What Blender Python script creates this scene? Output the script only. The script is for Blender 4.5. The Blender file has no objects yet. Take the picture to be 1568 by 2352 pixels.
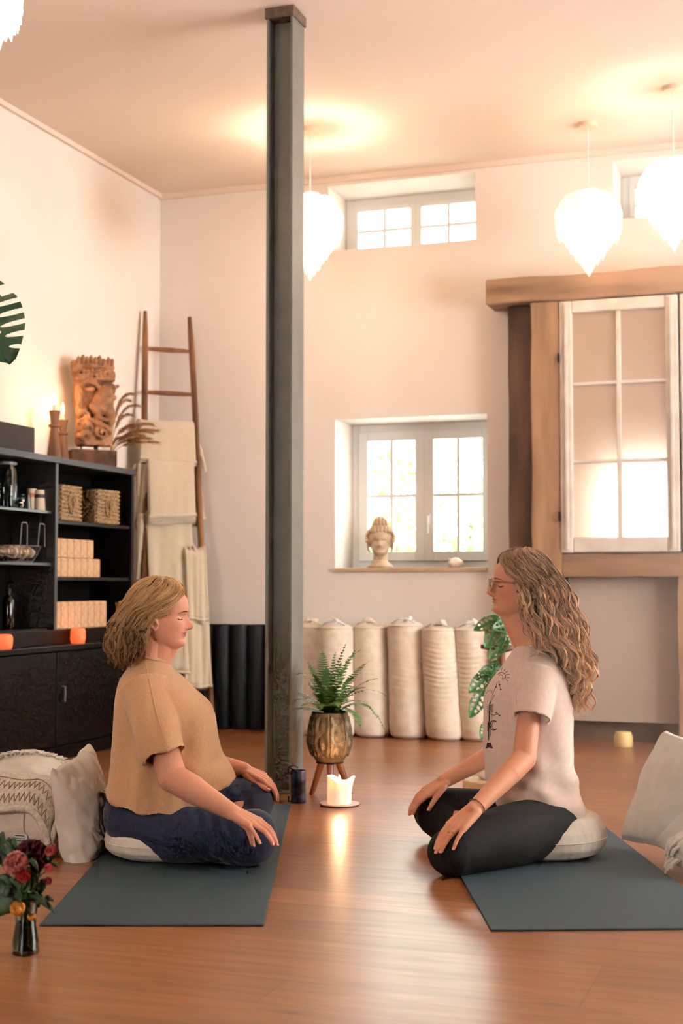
import bpy, math, random
import numpy as np
from mathutils import Vector, Matrix, Euler, noise
from mathutils.bvhtree import BVHTree
random.seed(7)
PI = math.pi
S = bpy.context.scene
COL = S.collection
F = 3200.0
PITCH = math.atan(169 / F)
EYE = Vector((0, 0, 0.95))
FWD = Vector((0, math.cos(PITCH), math.sin(PITCH)))
UPV = Vector((0, -math.sin(PITCH), math.cos(PITCH)))


def ray(px, py):
    return Vector((1, 0, 0)) * ((px - 784) / F) + UPV * ((1176 - py) / F) + FWD


def at(px, py, Y):
    d = ray(px, py)
    return EYE + d * (Y / d.y)


def onz(px, py, z=0.0):
    d = ray(px, py)
    return EYE + d * ((z - EYE.z) / d.z)


# room frame: x' along the back wall, y' through the back wall, corner at origin
RZ = math.atan2(-0.3257, 0.9455)
VX = Vector((math.cos(RZ), math.sin(RZ), 0))
VY = Vector((-math.sin(RZ), math.cos(RZ), 0))
CORNER = Vector((-1.267, 9.63, 0))
H = 3.68
ROOM = Matrix.Translation(CORNER) @ Matrix.Rotation(RZ, 4, 'Z')


def R(x, y, z=0.0):
    return CORNER + VX * x + VY * y + Vector((0, 0, z))


def onx(px, py, x):
    """ray meets the plane x'=x : returns (y', z)"""
    d = ray(px, py)
    t = (x - (EYE - CORNER).dot(VX)) / d.dot(VX)
    p = EYE + d * t
    return (p - CORNER).dot(VY), p.z


def ony(px, py, y):
    d = ray(px, py)
    t = (y - (EYE - CORNER).dot(VY)) / d.dot(VY)
    p = EYE + d * t
    return (p - CORNER).dot(VX), p.z


def lin(c):
    return tuple(((v / 255) / 12.92 if v / 255 <= 0.04045 else ((v / 255 + 0.055) / 1.055) ** 2.4) for v in c)


def pm(name, c, c2=None, sc=5, rough=.6, metal=0, bump=0, bsc=None, stretch=(1, 1, 1), detail=4, spec=.5,
       emit=None, es=0, sss=0, sheen=0, coat=0, lo=.35, hi=.65, attr=None, wave=0, trans=0, ior=1.45):
    m = bpy.data.materials.new(name)
    m.use_nodes = True
    n, l = m.node_tree.nodes, m.node_tree.links
    b = n['Principled BSDF']
    b.inputs['Base Color'].default_value = (*lin(c), 1)
    b.inputs['Roughness'].default_value = rough
    b.inputs['Metallic'].default_value = metal
    b.inputs['Specular IOR Level'].default_value = spec
    b.inputs['IOR'].default_value = ior
    b.inputs['Coat Weight'].default_value = coat
    b.inputs['Sheen Weight'].default_value = sheen
    b.inputs['Transmission Weight'].default_value = trans
    if sss:
        b.inputs['Subsurface Weight'].default_value = sss
        b.inputs['Subsurface Radius'].default_value = (1, .35, .2)
        b.inputs['Subsurface Scale'].default_value = .012
    if emit:
        b.inputs['Emission Color'].default_value = (*lin(emit), 1)
        b.inputs['Emission Strength'].default_value = es
    tc = n.new('ShaderNodeTexCoord')
    mp = n.new('ShaderNodeMapping')
    mp.inputs['Scale'].default_value = stretch
    l.new(tc.outputs['Object'], mp.inputs[0])
    colout = None
    if c2:
        t = n.new('ShaderNodeTexNoise')
        t.inputs['Scale'].default_value = sc
        t.inputs['Detail'].default_value = detail
        l.new(mp.outputs[0], t.inputs['Vector'])
        mr = n.new('ShaderNodeMapRange')
        mr.inputs[1].default_value = lo
        mr.inputs[2].default_value = hi
        l.new(t.outputs[0], mr.inputs[0])
        mx = n.new('ShaderNodeMix')
        mx.data_type = 'RGBA'
        mx.inputs[6].default_value = (*lin(c), 1)
        mx.inputs[7].default_value = (*lin(c2), 1)
        l.new(mr.outputs[0], mx.inputs[0])
        colout = mx.outputs[2]
    if attr:
        a = n.new('ShaderNodeAttribute')
        a.attribute_name = attr
        if colout:
            mm = n.new('ShaderNodeMix')
            mm.data_type = 'RGBA'
            mm.blend_type = 'MULTIPLY'
            mm.inputs[0].default_value = 1
            l.new(colout, mm.inputs[6])
            l.new(a.outputs['Color'], mm.inputs[7])
            colout = mm.outputs[2]
        else:
            colout = a.outputs['Color']
    if colout:
        l.new(colout, b.inputs['Base Color'])
    if bump:
        if wave:
            t2 = n.new('ShaderNodeTexWave')
            t2.inputs['Scale'].default_value = wave
            t2.inputs['Distortion'].default_value = 1.5
            t2.bands_direction = 'DIAGONAL'
        else:
            t2 = n.new('ShaderNodeTexNoise')
            t2.inputs['Scale'].default_value = bsc or sc * 4
            t2.inputs['Detail'].default_value = 5
        l.new(mp.outputs[0], t2.inputs['Vector'])
        bp = n.new('ShaderNodeBump')
        bp.inputs['Strength'].default_value = 1
        bp.inputs['Distance'].default_value = bump
        l.new(t2.outputs[0], bp.inputs['Height'])
        l.new(bp.outputs[0], b.inputs['Normal'])
    return m


def glass_mat(name, tint=(245, 250, 248), rough=0.02, refl=.12):
    m = bpy.data.materials.new(name)
    m.use_nodes = True
    n, l = m.node_tree.nodes, m.node_tree.links
    n.remove(n['Principled BSDF'])
    o = n['Material Output']
    tr = n.new('ShaderNodeBsdfTransparent')
    tr.inputs[0].default_value = (*lin(tint), 1)
    g = n.new('ShaderNodeBsdfGlossy')
    g.inputs['Roughness'].default_value = rough
    lw = n.new('ShaderNodeLayerWeight')
    lw.inputs[0].default_value = .35
    ma = n.new('ShaderNodeMath')
    ma.operation = 'ADD'
    ma.use_clamp = True
    ma.inputs[1].default_value = refl
    mu = n.new('ShaderNodeMath')
    mu.operation = 'MULTIPLY'
    mu.inputs[1].default_value = .6
    l.new(lw.outputs['Fresnel'], mu.inputs[0])
    l.new(mu.outputs[0], ma.inputs[0])
    mx = n.new('ShaderNodeMixShader')
    l.new(ma.outputs[0], mx.inputs[0])
    l.new(tr.outputs[0], mx.inputs[1])
    l.new(g.outputs[0], mx.inputs[2])
    l.new(mx.outputs[0], o.inputs[0])
    return m


class MB:
    def __init__(s, M=None):
        s.v, s.f, s.M = [], [], M

    def add(s, vs, fs, M=None):
        o = len(s.v)
        for p in vs:
            p = Vector(p)
            if M is not None:
                p = M @ p
            if s.M is not None:
                p = s.M @ p
            s.v.append(p)
        s.f += [tuple(i + o for i in f) for f in fs]
        return s

    def box(s, x0, x1, y0, y1, z0, z1, M=None):
        return s.add([(x0, y0, z0), (x1, y0, z0), (x1, y1, z0), (x0, y1, z0), (x0, y0, z1), (x1, y0, z1), (x1, y1, z1), (x0, y1, z1)],
                     [(0, 3, 2, 1), (4, 5, 6, 7), (0, 1, 5, 4), (1, 2, 6, 5), (2, 3, 7, 6), (3, 0, 4, 7)], M)

    def loft(s, rings, cap0=True, cap1=True, M=None):
        n = len(rings[0])
        vs = [p for r in rings for p in r]
        fs = []
        for i in range(len(rings) - 1):
            for j in range(n):
                k = (j + 1) % n
                fs.append((i * n + j, i * n + k, (i + 1) * n + k, (i + 1) * n + j))
        if cap0:
            fs.append(tuple(reversed(range(n))))
        if cap1:
            fs.append(tuple(range((len(rings) - 1) * n, len(rings) * n)))
        return s.add(vs, fs, M)

    def grid(s, g, M=None, skip=None):
        a, b = len(g), len(g[0])
        fs = []
        for i in range(a - 1):
            for j in range(b - 1):
                if skip and skip(i, j):
                    continue
                fs.append((i * b + j, i * b + j + 1, (i + 1) * b + j + 1, (i + 1) * b + j))
        return s.add([p for r in g for p in r], fs, M)

    def tube(s, pts, r, n=8, cap=True, flat=1.0, M=None, up=None):
        pts = [Vector(p) for p in pts]
        m = len(pts)
        if not isinstance(r, (list, tuple)):
            r = [r] * m
        rings = []
        nrm = None
        for i in range(m):
            t = (pts[min(i + 1, m - 1)] - pts[max(i - 1, 0)])
            if t.length < 1e-9:
                t = Vector((0, 0, 1))
            t.normalize()
            if nrm is None:
                a = Vector(up) if up else (Vector((0, 0, 1)) if abs(t.z) < .9 else Vector((1, 0, 0)))
                nrm = (a - t * a.dot(t)).normalized()
            else:
                nrm = nrm - t * nrm.dot(t)
                if nrm.length < 1e-6:
                    nrm = t.orthogonal()
                nrm.normalize()
            bn = t.cross(nrm)
            rings.append([pts[i] + (bn * math.cos(2 * PI * k / n) + nrm * flat * math.sin(2 * PI * k / n)) * r[i] for k in range(n)])
        return s.loft(rings, cap, cap, M)

    def lathe(s, prof, n=32, M=None, fn=None, cap=True):
        rings = []
        for (r, z) in prof:
            ring = []
            for k in range(n):
                a = 2 * PI * k / n
                rr = fn(r, z, a) if fn else r
                ring.append((rr * math.cos(a), rr * math.sin(a), z))
            rings.append(ring)
        return s.loft(rings, cap, cap, M)

    def ell(s, c, r, a=12, b=18, M=None, rot=None):
        c = Vector(c)
        if not isinstance(r, (list, tuple)):
            r = (r, r, r)
        E = rot.to_matrix() if rot else Matrix.Identity(3)
        rings = []
        for i in range(a + 1):
            th = -PI / 2 + PI * (i + .001) / (a + .002)
            rings.append([c + E @ Vector((r[0] * math.cos(th) * math.cos(2 * PI * k / b), r[1] * math.cos(th) * math.sin(2 * PI * k / b), r[2] * math.sin(th))) for k in range(b)])
        return s.loft(rings, True, True, M)

    def cap(s, p, q, r0, r1, n=14, M=None):
        """tapered capsule"""
        p, q = Vector(p), Vector(q)
        d = (q - p).normalized()
        pts, rs = [], []
        for k in range(5):
            a = PI / 2 * k / 5
            pts.append(p - d * r0 * math.cos(a)); rs.append(max(r0 * math.sin(a), 1e-4))
        pts.append(p); rs.append(r0)
        pts.append(q); rs.append(r1)
        for k in range(4, -1, -1):
            a = PI / 2 * k / 5
            pts.append(q + d * r1 * math.cos(a)); rs.append(max(r1 * math.sin(a), 1e-4))
        return s.tube(pts, rs, n, True, 1, M)

    def mesh(s, name):
        me = bpy.data.meshes.new(name)
        me.from_pydata([tuple(p) for p in s.v], [], s.f)
        me.update()
        return me

    def build(s, name, mat, parent=None, smooth=True, bevel=0, loc=None, ang=40, solid=0, sub=0):
        me = s.mesh(name)
        return put(name, me, mat, parent, smooth, bevel, loc, ang, solid, sub)


def put(name, me, mat, parent=None, smooth=True, bevel=0, loc=None, ang=40, solid=0, sub=0):
    me.materials.clear()
    me.materials.append(mat)
    if smooth:
        me.polygons.foreach_set('use_smooth', [True] * len(me.polygons))
        if ang < 180:
            me.set_sharp_from_angle(angle=math.radians(ang))
    o = bpy.data.objects.new(name, me)
    COL.objects.link(o)
    if parent:
        o.parent = parent
    if loc is not None:
        o.location = loc
    if solid:
        q = o.modifiers.new('s', 'SOLIDIFY'); q.thickness = solid; q.offset = 0
    if bevel:
        q = o.modifiers.new('b', 'BEVEL'); q.width = bevel; q.segments = 2; q.limit_method = 'ANGLE'
    if sub:
        q = o.modifiers.new('u', 'SUBSURF'); q.levels = sub; q.render_levels = sub
    return o


def thing(name, label, cat, loc=(0, 0, 0), rz=0.0, group=None):
    o = bpy.data.objects.new(name, None)
    COL.objects.link(o)
    o.empty_display_size = .1
    o.location = loc
    o.rotation_euler = (0, 0, rz)
    return tag(o, label, cat, group)


def tag(o, label, cat, group=None, kind=None):
    o['label'] = label
    o['category'] = cat
    if group:
        o['group'] = group
    if kind:
        o['kind'] = kind
    return o


def struct(o):
    o['kind'] = 'structure'
    return o


def copy_tree(o, parent=None):
    c = o.copy()
    COL.objects.link(c)
    c.parent = parent
    for ch in list(o.children):
        copy_tree(ch, c)
    return c


def remesh(mb, vox, it=4, fac=.5, post=None, name='m'):
    me = mb.mesh(name) if isinstance(mb, MB) else mb
    o = bpy.data.objects.new('tmp', me)
    COL.objects.link(o)
    q = o.modifiers.new('r', 'REMESH'); q.mode = 'VOXEL'; q.voxel_size = vox; q.use_smooth_shade = True
    if it:
        q = o.modifiers.new('s', 'SMOOTH'); q.iterations = it; q.factor = fac
    dg = bpy.context.evaluated_depsgraph_get()
    dg.update()
    out = bpy.data.meshes.new_from_object(o.evaluated_get(dg))
    out.name = name
    bpy.data.objects.remove(o)
    bpy.data.meshes.remove(me)
    if post:
        n = len(out.vertices)
        co = np.empty(n * 3); out.vertices.foreach_get('co', co); co = co.reshape(n, 3)
        no = np.empty(n * 3); out.vertex_normals.foreach_get('vector', no); no = no.reshape(n, 3)
        co = post(co, no)
        out.vertices.foreach_set('co', co.ravel())
        out.update()
    return out


def fbm(co, sc, seed=0, oct=3):
    """cheap smooth pseudo-noise on arrays, about -1..1"""
    rs = np.random.RandomState(seed)
    out = np.zeros(len(co)); a = 1; tot = 0
    for o in range(oct):
        for k in range(4):
            d = rs.normal(size=3); d /= np.linalg.norm(d)
            d2 = rs.normal(size=3); d2 /= np.linalg.norm(d2)
            out += a * np.sin(co @ d * sc * 2 ** o * (.7 + .6 * rs.rand()) + rs.rand() * 6 + 1.3 * np.sin(co @ d2 * sc * 2 ** o * .6 + rs.rand() * 6)) / 4
        tot += a * .6; a *= .55
    return out / tot


def setcol(me, cols, name='col'):
    a = me.color_attributes.new(name, 'FLOAT_COLOR', 'POINT')
    c = np.ones((len(me.vertices), 4)); c[:, :3] = cols
    a.data.foreach_set('color', c.ravel())


def rot(rx=0, ry=0, rz=0):
    return Euler((rx, ry, rz)).to_matrix().to_4x4()


def T(x, y=0, z=0):
    return Matrix.Translation(x if isinstance(x, Vector) else Vector((x, y, z)))


def bez(p0, p1, p2, n=10):
    p0, p1, p2 = Vector(p0), Vector(p1), Vector(p2)
    return [p0 * (1 - t) ** 2 + p1 * 2 * t * (1 - t) + p2 * t * t for t in [i / n for i in range(n + 1)]]


def interp(x, tab):
    """tab: list of (key, value) ascending"""
    return np.interp(x, [t[0] for t in tab], [t[1] for t in tab])
LAMP_E = [34, 6, 20, 6]; EXPO = 0.66; WORLD = 17.0; HAZE = .22
# ---------------- camera, world, materials ----------------
cam = bpy.data.cameras.new('camera')
cam.sensor_fit = 'VERTICAL'; cam.sensor_height = 36; cam.lens = 36 * F / 2352
cam.dof.use_dof = True; cam.dof.focus_distance = 4.9; cam.dof.aperture_fstop = 3.2
co_ = bpy.data.objects.new('camera', cam); COL.objects.link(co_)
co_.location = EYE; co_.rotation_euler = (PI / 2 + PITCH, 0, 0)
S.camera = co_
S.view_settings.view_transform = 'Standard'; S.view_settings.look = 'None'; S.view_settings.gamma = 1
S.view_settings.exposure = EXPO if 'EXPO' in globals() else 0.0
S.cycles.use_denoising = True
S.cycles.use_adaptive_sampling = True; S.cycles.adaptive_threshold = .06; S.cycles.use_light_tree = False; S.cycles.adaptive_min_samples = 12
S.cycles.max_bounces = 6; S.cycles.diffuse_bounces = 3; S.cycles.glossy_bounces = 3; S.cycles.transmission_bounces = 5
S.cycles.transparent_max_bounces = 12; S.cycles.caustics_reflective = False; S.cycles.caustics_refractive = False
S.cycles.sample_clamp_indirect = 6
w = bpy.data.worlds.new('w'); S.world = w; w.use_nodes = True
w.node_tree.nodes['Background'].inputs[0].default_value = (1, .98, .95, 1)
w.node_tree.nodes['Background'].inputs[1].default_value = WORLD

M_wall = pm('plaster', (238, 226, 215), (243, 232, 222), sc=1.5, rough=.85, bump=.0015, bsc=30)
M_ceil = pm('ceiling_paint', (236, 215, 198), (240, 221, 205), sc=.8, rough=.85, bump=.001, bsc=20)
M_white = pm('white_paint', (240, 238, 235), rough=.4)
M_oldwhite = pm('old_white_paint', (226, 214, 200), (208, 192, 176), sc=9, rough=.6, bump=.002)
M_steel = pm('grey_steel_paint', (120, 121, 115), (106, 108, 103), sc=14, rough=.35, bump=.0008, bsc=60, lo=.3, hi=.8)
M_timber = pm('old_timber', (176, 136, 102), (118, 84, 60), sc=7, rough=.75, bump=.006, bsc=12, stretch=(1, 1, .18), detail=8, lo=.4, hi=.75)
M_timberh = pm('old_timber_beam', (174, 136, 104), (112, 80, 58), sc=7, rough=.75, bump=.006, bsc=12, stretch=(.18, 1, 1), detail=8, lo=.42, hi=.75)
M_timberd = pm('dark_timber', (112, 80, 62), (66, 44, 36), sc=7, rough=.8, bump=.006, bsc=12, stretch=(1, 1, .18), detail=8)  # darker copy of the old timber, rear post's shadow put into the colour
M_black = pm('black_stained_wood', (12, 11, 10), (9, 8, 8), sc=8, rough=.4, bump=.0006, bsc=30, stretch=(1, .2, 1), spec=.28)
M_blacki = pm('black_inside', (9, 8, 7), rough=.8, spec=.15)
M_glass = glass_mat('pane_glass')
M_dglass = glass_mat('drinking_glass', (222, 232, 232), refl=.02)
M_dglass.node_tree.nodes['Math.001'].inputs[1].default_value = .35
M_brass = pm('aged_brass', (140, 122, 94), (84, 72, 54), sc=9, rough=.48, metal=.6, bump=.003, bsc=22)
M_dmetal = pm('dark_metal', (40, 36, 34), rough=.4, metal=.8)
M_gold = pm('gold', (230, 180, 120), rough=.2, metal=1)
M_wax = pm('wax', (250, 232, 218), rough=.4, sss=.4, emit=(255, 150, 90), es=.5)
M_waxp = pm('plain_wax', (240, 225, 205), rough=.4, sss=.3)
M_flame = pm('flame', (255, 220, 160), emit=(255, 190, 110), es=60)
M_walnut = pm('walnut', (122, 70, 44), (84, 46, 30), sc=12, rough=.4, stretch=(1, 1, .2))
M_leaf = pm('leaf', (38, 84, 38), (64, 116, 50), sc=12, rough=.4)
M_dleaf = pm('dark_leaf', (30, 62, 44), (44, 82, 50), sc=8, rough=.4)
M_fern = pm('fern_leaf', (58, 98, 44), (96, 128, 62), sc=8, rough=.5)
M_cotton = pm('natural_cotton', (236, 222, 202), (224, 208, 186), sc=20, rough=.9, bump=.0012, bsc=260, sheen=.2)
M_linen = pm('linen', (226, 216, 202), (212, 200, 184), sc=14, rough=.95, bump=.003, bsc=28, sheen=.2)
M_blanket = pm('wool_blanket', (210, 194, 168), (200, 183, 157), sc=120, rough=.95, bump=.0008, wave=60, sheen=.3)
M_knit = pm('pale_knit', (228, 216, 198), (200, 184, 162), sc=80, rough=.95, bump=.003, bsc=150, sheen=.3)
M_mat = pm('mat_rubber', (48, 67, 75), (42, 60, 68), sc=120, rough=.75, bump=.0006, bsc=400)
M_darkmat = pm('dark_mat', (22, 32, 40), (16, 24, 32), sc=8, rough=.6)
M_cork = pm('cork', (214, 176, 138), (190, 150, 112), sc=60, rough=.85, bump=.001, bsc=120)
M_weave = pm('seagrass', (190, 160, 118), (128, 100, 68), sc=60, rough=.9, bump=.008, bsc=70, stretch=(1, 1, 1.6))
M_carved = pm('carved_wood', (180, 130, 92), (98, 60, 40), sc=11, rough=.7, bump=.006, bsc=24, detail=8, lo=.38, hi=.72)
M_block = pm('weathered_block', (120, 82, 56), (64, 40, 28), sc=9, rough=.8, bump=.008, bsc=16)
M_candleh = pm('turned_wood', (148, 98, 66), (104, 66, 44), sc=14, rough=.55, stretch=(1, 1, .3))
M_ladder = pm('ladder_wood', (150, 104, 62), (88, 56, 34), sc=10, rough=.65, bump=.002, stretch=(1, 1, .15))
M_salt = pm('salt_rock', (240, 120, 78), (214, 84, 52), sc=14, rough=.5, bump=.004, emit=(255, 92, 48), es=.75)
M_pampas = pm('dry_grass', (196, 150, 100), (160, 116, 72), sc=30, rough=.9)
M_amber = pm('amber_glaze', (206, 132, 40), rough=.4)
M_stone = pm('pale_stone', (214, 190, 162), (188, 160, 130), sc=20, rough=.7, bump=.002)
M_feather = pm('white_feather', (255, 244, 228), rough=.8, emit=(255, 222, 184), es=2.2)
_n, _l = M_feather.node_tree.nodes, M_feather.node_tree.links
_t = _n.new('ShaderNodeBsdfTransparent'); _x = _n.new('ShaderNodeMixShader'); _x.inputs[0].default_value = .5
_l.new(_n['Principled BSDF'].outputs[0], _x.inputs[1]); _l.new(_t.outputs[0], _x.inputs[2]); _l.new(_x.outputs[0], _n['Material Output'].inputs[0])
M_bulb = pm('bulb', (255, 240, 220), emit=(255, 214, 160), es=18)
M_dark = pm('charcoal_box', (52, 46, 44), (42, 38, 36), sc=10, rough=.7)


def floor_mat():
    m = bpy.data.materials.new('oak_planks'); m.use_nodes = True
    n, l = m.node_tree.nodes, m.node_tree.links
    b = n['Principled BSDF']
    tc = n.new('ShaderNodeTexCoord')
    br = n.new('ShaderNodeTexBrick')
    br.inputs['Color1'].default_value = (*lin((155, 98, 58)), 1)
    br.inputs['Color2'].default_value = (*lin((133, 81, 45)), 1)
    br.inputs['Mortar'].default_value = (*lin((92, 54, 30)), 1)
    br.inputs['Scale'].default_value = 1; br.inputs['Mortar Size'].default_value = .0012
    br.inputs['Brick Width'].default_value = 1.9; br.inputs['Row Height'].default_value = .19
    br.inputs['Mortar Smooth'].default_value = .3; br.offset_frequency = 3; br.offset = .37
    l.new(tc.outputs['Object'], br.inputs['Vector'])
    mp = n.new('ShaderNodeMapping'); mp.inputs['Scale'].default_value = (1.2, 14, 1)
    l.new(tc.outputs['Object'], mp.inputs[0])
    t = n.new('ShaderNodeTexNoise'); t.inputs['Scale'].default_value = 2.4; t.inputs['Detail'].default_value = 9; t.inputs['Distortion'].default_value = .8
    l.new(mp.outputs[0], t.inputs['Vector'])
    mr = n.new('ShaderNodeMapRange'); mr.inputs[1].default_value = .3; mr.inputs[2].default_value = .72; mr.inputs[3].default_value = 1.12; mr.inputs[4].default_value = .72
    l.new(t.outputs[0], mr.inputs[0])
    mx = n.new('ShaderNodeMix'); mx.data_type = 'RGBA'; mx.blend_type = 'MULTIPLY'; mx.inputs[0].default_value = 1
    l.new(br.outputs['Color'], mx.inputs[6]); l.new(mr.outputs[0], mx.inputs[7])
    mp2 = n.new('ShaderNodeMapping'); mp2.inputs['Scale'].default_value = (2.2, 6.5, 1)
    l.new(tc.outputs['Object'], mp2.inputs[0])
    vo = n.new('ShaderNodeTexVoronoi'); vo.inputs['Scale'].default_value = 1; vo.inputs['Randomness'].default_value = 1
    l.new(mp2.outputs[0], vo.inputs['Vector'])
    m3 = n.new('ShaderNodeMapRange'); m3.inputs[1].default_value = .03; m3.inputs[2].default_value = .13; m3.inputs[3].default_value = .38; m3.inputs[4].default_value = 1
    l.new(vo.outputs['Distance'], m3.inputs[0])
    my = n.new('ShaderNodeMix'); my.data_type = 'RGBA'; my.blend_type = 'MULTIPLY'; my.inputs[0].default_value = 1
    l.new(mx.outputs[2], my.inputs[6]); l.new(m3.outputs[0], my.inputs[7])
    l.new(my.outputs[2], b.inputs['Base Color'])
    r = n.new('ShaderNodeMapRange'); r.inputs[3].default_value = .24; r.inputs[4].default_value = .38
    l.new(t.outputs[0], r.inputs[0]); l.new(r.outputs[0], b.inputs['Roughness'])
    bp = n.new('ShaderNodeBump'); bp.inputs['Distance'].default_value = .0012
    b.inputs['IOR'].default_value = 1.6
    l.new(mx.outputs[2], bp.inputs['Height']); l.new(bp.outputs[0], b.inputs['Normal'])
    return m


M_floor = floor_mat()


def room_obj(name, mb, mat, **k):
    """top-level structure whose mesh is written in the room frame"""
    o = mb.build(name, mat, smooth=False, **k)
    o.matrix_world = ROOM
    return struct(o)


# ---------------- room shell ----------------
XW, YF = 7.2, -11.6
room_obj('floor', MB().box(-.1, XW + .1, YF - .1, .45, -.1, 0), M_floor)
room_obj('ceiling', MB().box(-.1, XW + .1, YF - .1, .45, H, H + .1), M_ceil)
room_obj('wall_left', MB().box(-.25, 0, YF, .45, 0, H), M_wall)


def wall_holes(mb, x0, x1, holes, y0, y1, z0=0, z1=H):
    """wall along x' with rectangular openings (x0,x1,z0,z1), holes sorted in x, may stack"""
    xs = sorted(set([x0, x1] + [h[0] for h in holes] + [h[1] for h in holes]))
    for a, b in zip(xs, xs[1:]):
        hs = sorted([h for h in holes if h[0] <= a + 1e-6 and h[1] >= b - 1e-6], key=lambda h: h[2])
        z = z0
        for h in hs:
            mb.box(a, b, y0, y1, z, h[2]); z = h[3]
        mb.box(a, b, y0, y1, z, z1)
    return mb


W1 = (1.295, 2.325, 1.065, 2.05)
W2 = (1.245, 2.255, 3.185, 3.625)
W3 = (3.14, 4.15, 3.235, 3.61)
room_obj('wall_back', wall_holes(MB(), 0, XW, [W1, W2, W3], 0, .42), M_wall)
# right wall with an unseen window added for side light, and the wall behind the viewer
wr = wall_holes(MB(), YF, .0, [(-3.9, -1.0, .9, 2.6)], -.3, 0)
o = wr.build('wall_right', M_wall, smooth=False)
o.matrix_world = ROOM @ T(XW, 0, 0) @ Matrix.Rotation(PI / 2, 4, 'Z'); struct(o)
room_obj('wall_front', wall_holes(MB(), 0, XW, [(1.5, 3.0, 1.15, 2.6)], YF - .25, YF), pm('brown_plaster', (208, 184, 160), (196, 170, 146), sc=2, rough=.8))
# cornice line of the back wall
room_obj('trim_1', MB().box(0, XW, -.03, 0, H - .035, H), M_ceil)
room_obj('trim_2', MB().box(0, .025, YF, 0, H - .03, H), M_ceil)


def window(n, w, d, sashes, transom, handle, stool=False):
    """a window of the back wall: frame, sashes, glazing bars, panes"""
    x0, x1, z0, z1 = w
    root = bpy.data.objects.new('window_%d' % n, None); COL.objects.link(root)
    root.matrix_world = ROOM @ T(x0, d, z0)
    struct(root)
    W, Hh = x1 - x0, z1 - z0
    f = .05
    mb = MB().box(0, f, 0, .07, 0, Hh).box(W - f, W, 0, .07, 0, Hh).box(f, W - f, 0, .07, 0, f).box(f, W - f, 0, .07, Hh - f, Hh)
    mb.build('window_frame', M_white, root, False, bevel=.004)
    a = (W - 2 * f) / sashes
    for k in range(sashes):
        s0 = f + k * a; s1 = s0 + a; t = .065 if Hh > .6 else .04
        sm = MB().box(s0, s0 + t, -.012, .05, f, Hh - f).box(s1 - t, s1, -.012, .05, f, Hh - f).box(s0 + t, s1 - t, -.012, .05, f, f + t).box(s0 + t, s1 - t, -.012, .05, Hh - f - t, Hh - f)
        so = sm.build('sash', M_white, root, False, bevel=.004)
        mx_, mz = (s0 + s1) / 2, f + (Hh - 2 * f) * transom
        MB().box(mx_ - .011, mx_ + .011, 0, .03, f + t, Hh - f - t).box(s0 + t, s1 - t, .002, .028, mz - .011, mz + .011).build('glazing_bar', M_white, so, False)
        MB().box(s0 + t, s1 - t, .012, .017, f + t, Hh - f - t).build('pane', M_glass, so, False)
    if handle:
        MB().box(W / 2 + .02, W / 2 + .045, -.03, -.012, Hh * .3, Hh * .3 + .07).tube([(W / 2 + .032, -.03, Hh * .3 + .05), (W / 2 + .032, -.05, Hh * .3 + .05), (W / 2 + .032, -.052, Hh * .3 - .06)], .007).build('handle', M_white, root, True)
    if stool:
        MB().box(-.0, W, -d - .02, 0, -.024, 0.0).build('window_sill', pm('sill_wood', (206, 178, 142), (188, 156, 118), sc=8, rough=.5), root, False, bevel=.004)
    return root


window(1, W1, .36, 2, .5, True, True)
window(2, W2, .38, 2, .48, False)
window(3, W3, .38, 2, .48, False)
# unseen window of the right wall, added and sized to let in side light
root = bpy.data.objects.new('window_4', None); COL.objects.link(root)
root.matrix_world = ROOM @ T(XW, -3.9, .9) @ Matrix.Rotation(PI / 2, 4, 'Z'); struct(root)
MB().box(0, 2.9, -.2, -.13, 0, .07).box(0, 2.9, -.2, -.13, 1.63, 1.7).box(0, .07, -.2, -.13, .07, 1.63).box(2.83, 2.9, -.2, -.13, .07, 1.63).box(1.42, 1.49, -.2, -.13, .07, 1.63).build('window_frame', M_white, root, False)

root = bpy.data.objects.new('window_5', None); COL.objects.link(root)
root.matrix_world = ROOM @ T(1.5, YF - .12, 1.15); struct(root)
MB().box(0, 1.5, 0, .06, 0, .06).box(0, 1.5, 0, .06, 1.39, 1.45).box(0, .06, 0, .06, .06, 1.39).box(1.44, 1.5, 0, .06, .06, 1.39).box(.73, .77, 0, .06, .06, 1.39).box(.06, 1.44, .01, .05, .95, .98).build('window_frame', M_white, root, False)
# baseboard behind the timber frame
b0, _ = ony(1322, 1660, 0)
room_obj('baseboard_back', MB().box(2.62, XW, -.022, 0, 0, .125), pm('brown_baseboard', (128, 96, 74), (104, 76, 58), sc=8, rough=.6))

# ---------------- steel column ----------------
cx_, cy_ = ony(665, 1345, 0)[0], 0
cp = at(653, 1345, 6.52)
col = thing('steel_column', 'grey painted steel column of H section between floor and ceiling', 'column', (cp.x, cp.y, 0), RZ)
hw_, fl_ = .066, .155
MB().box(-hw_, -hw_ + .012, -fl_ / 2, fl_ / 2, .012, H).box(hw_ - .012, hw_, -fl_ / 2, fl_ / 2, .012, H).box(-hw_ + .012, hw_ - .012, -.006, .006, .012, H).build('beam', M_steel, col, False, bevel=.002)
MB().box(-.085, .085, -.085, .085, 0, .012).build('base_plate', M_steel, col, False, bevel=.002)
MB().box(-.074, .074, -.085, .085, H - .05, H - .0).build('top_plate', pm('rusty_plate', (120, 98, 82), (86, 74, 66), sc=30, rough=.7), col, False, bevel=.003)

# ---------------- timber frame with old window ----------------
d0 = -.22
xa, _ = ony(1113, 670, d0 - .08)
xb = xa + 2.6
_, ztop = ony(1340, 630, d0)
_, zbot = ony(1340, 688, d0)
fr = thing('timber_frame', 'old reclaimed timber framework of posts, beam and rail before back wall', 'timber frame', R(xa, 0, 0), RZ)


def lx(px, py, y):
    a, b = ony(px, py, y)
    return a - xa, b


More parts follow.
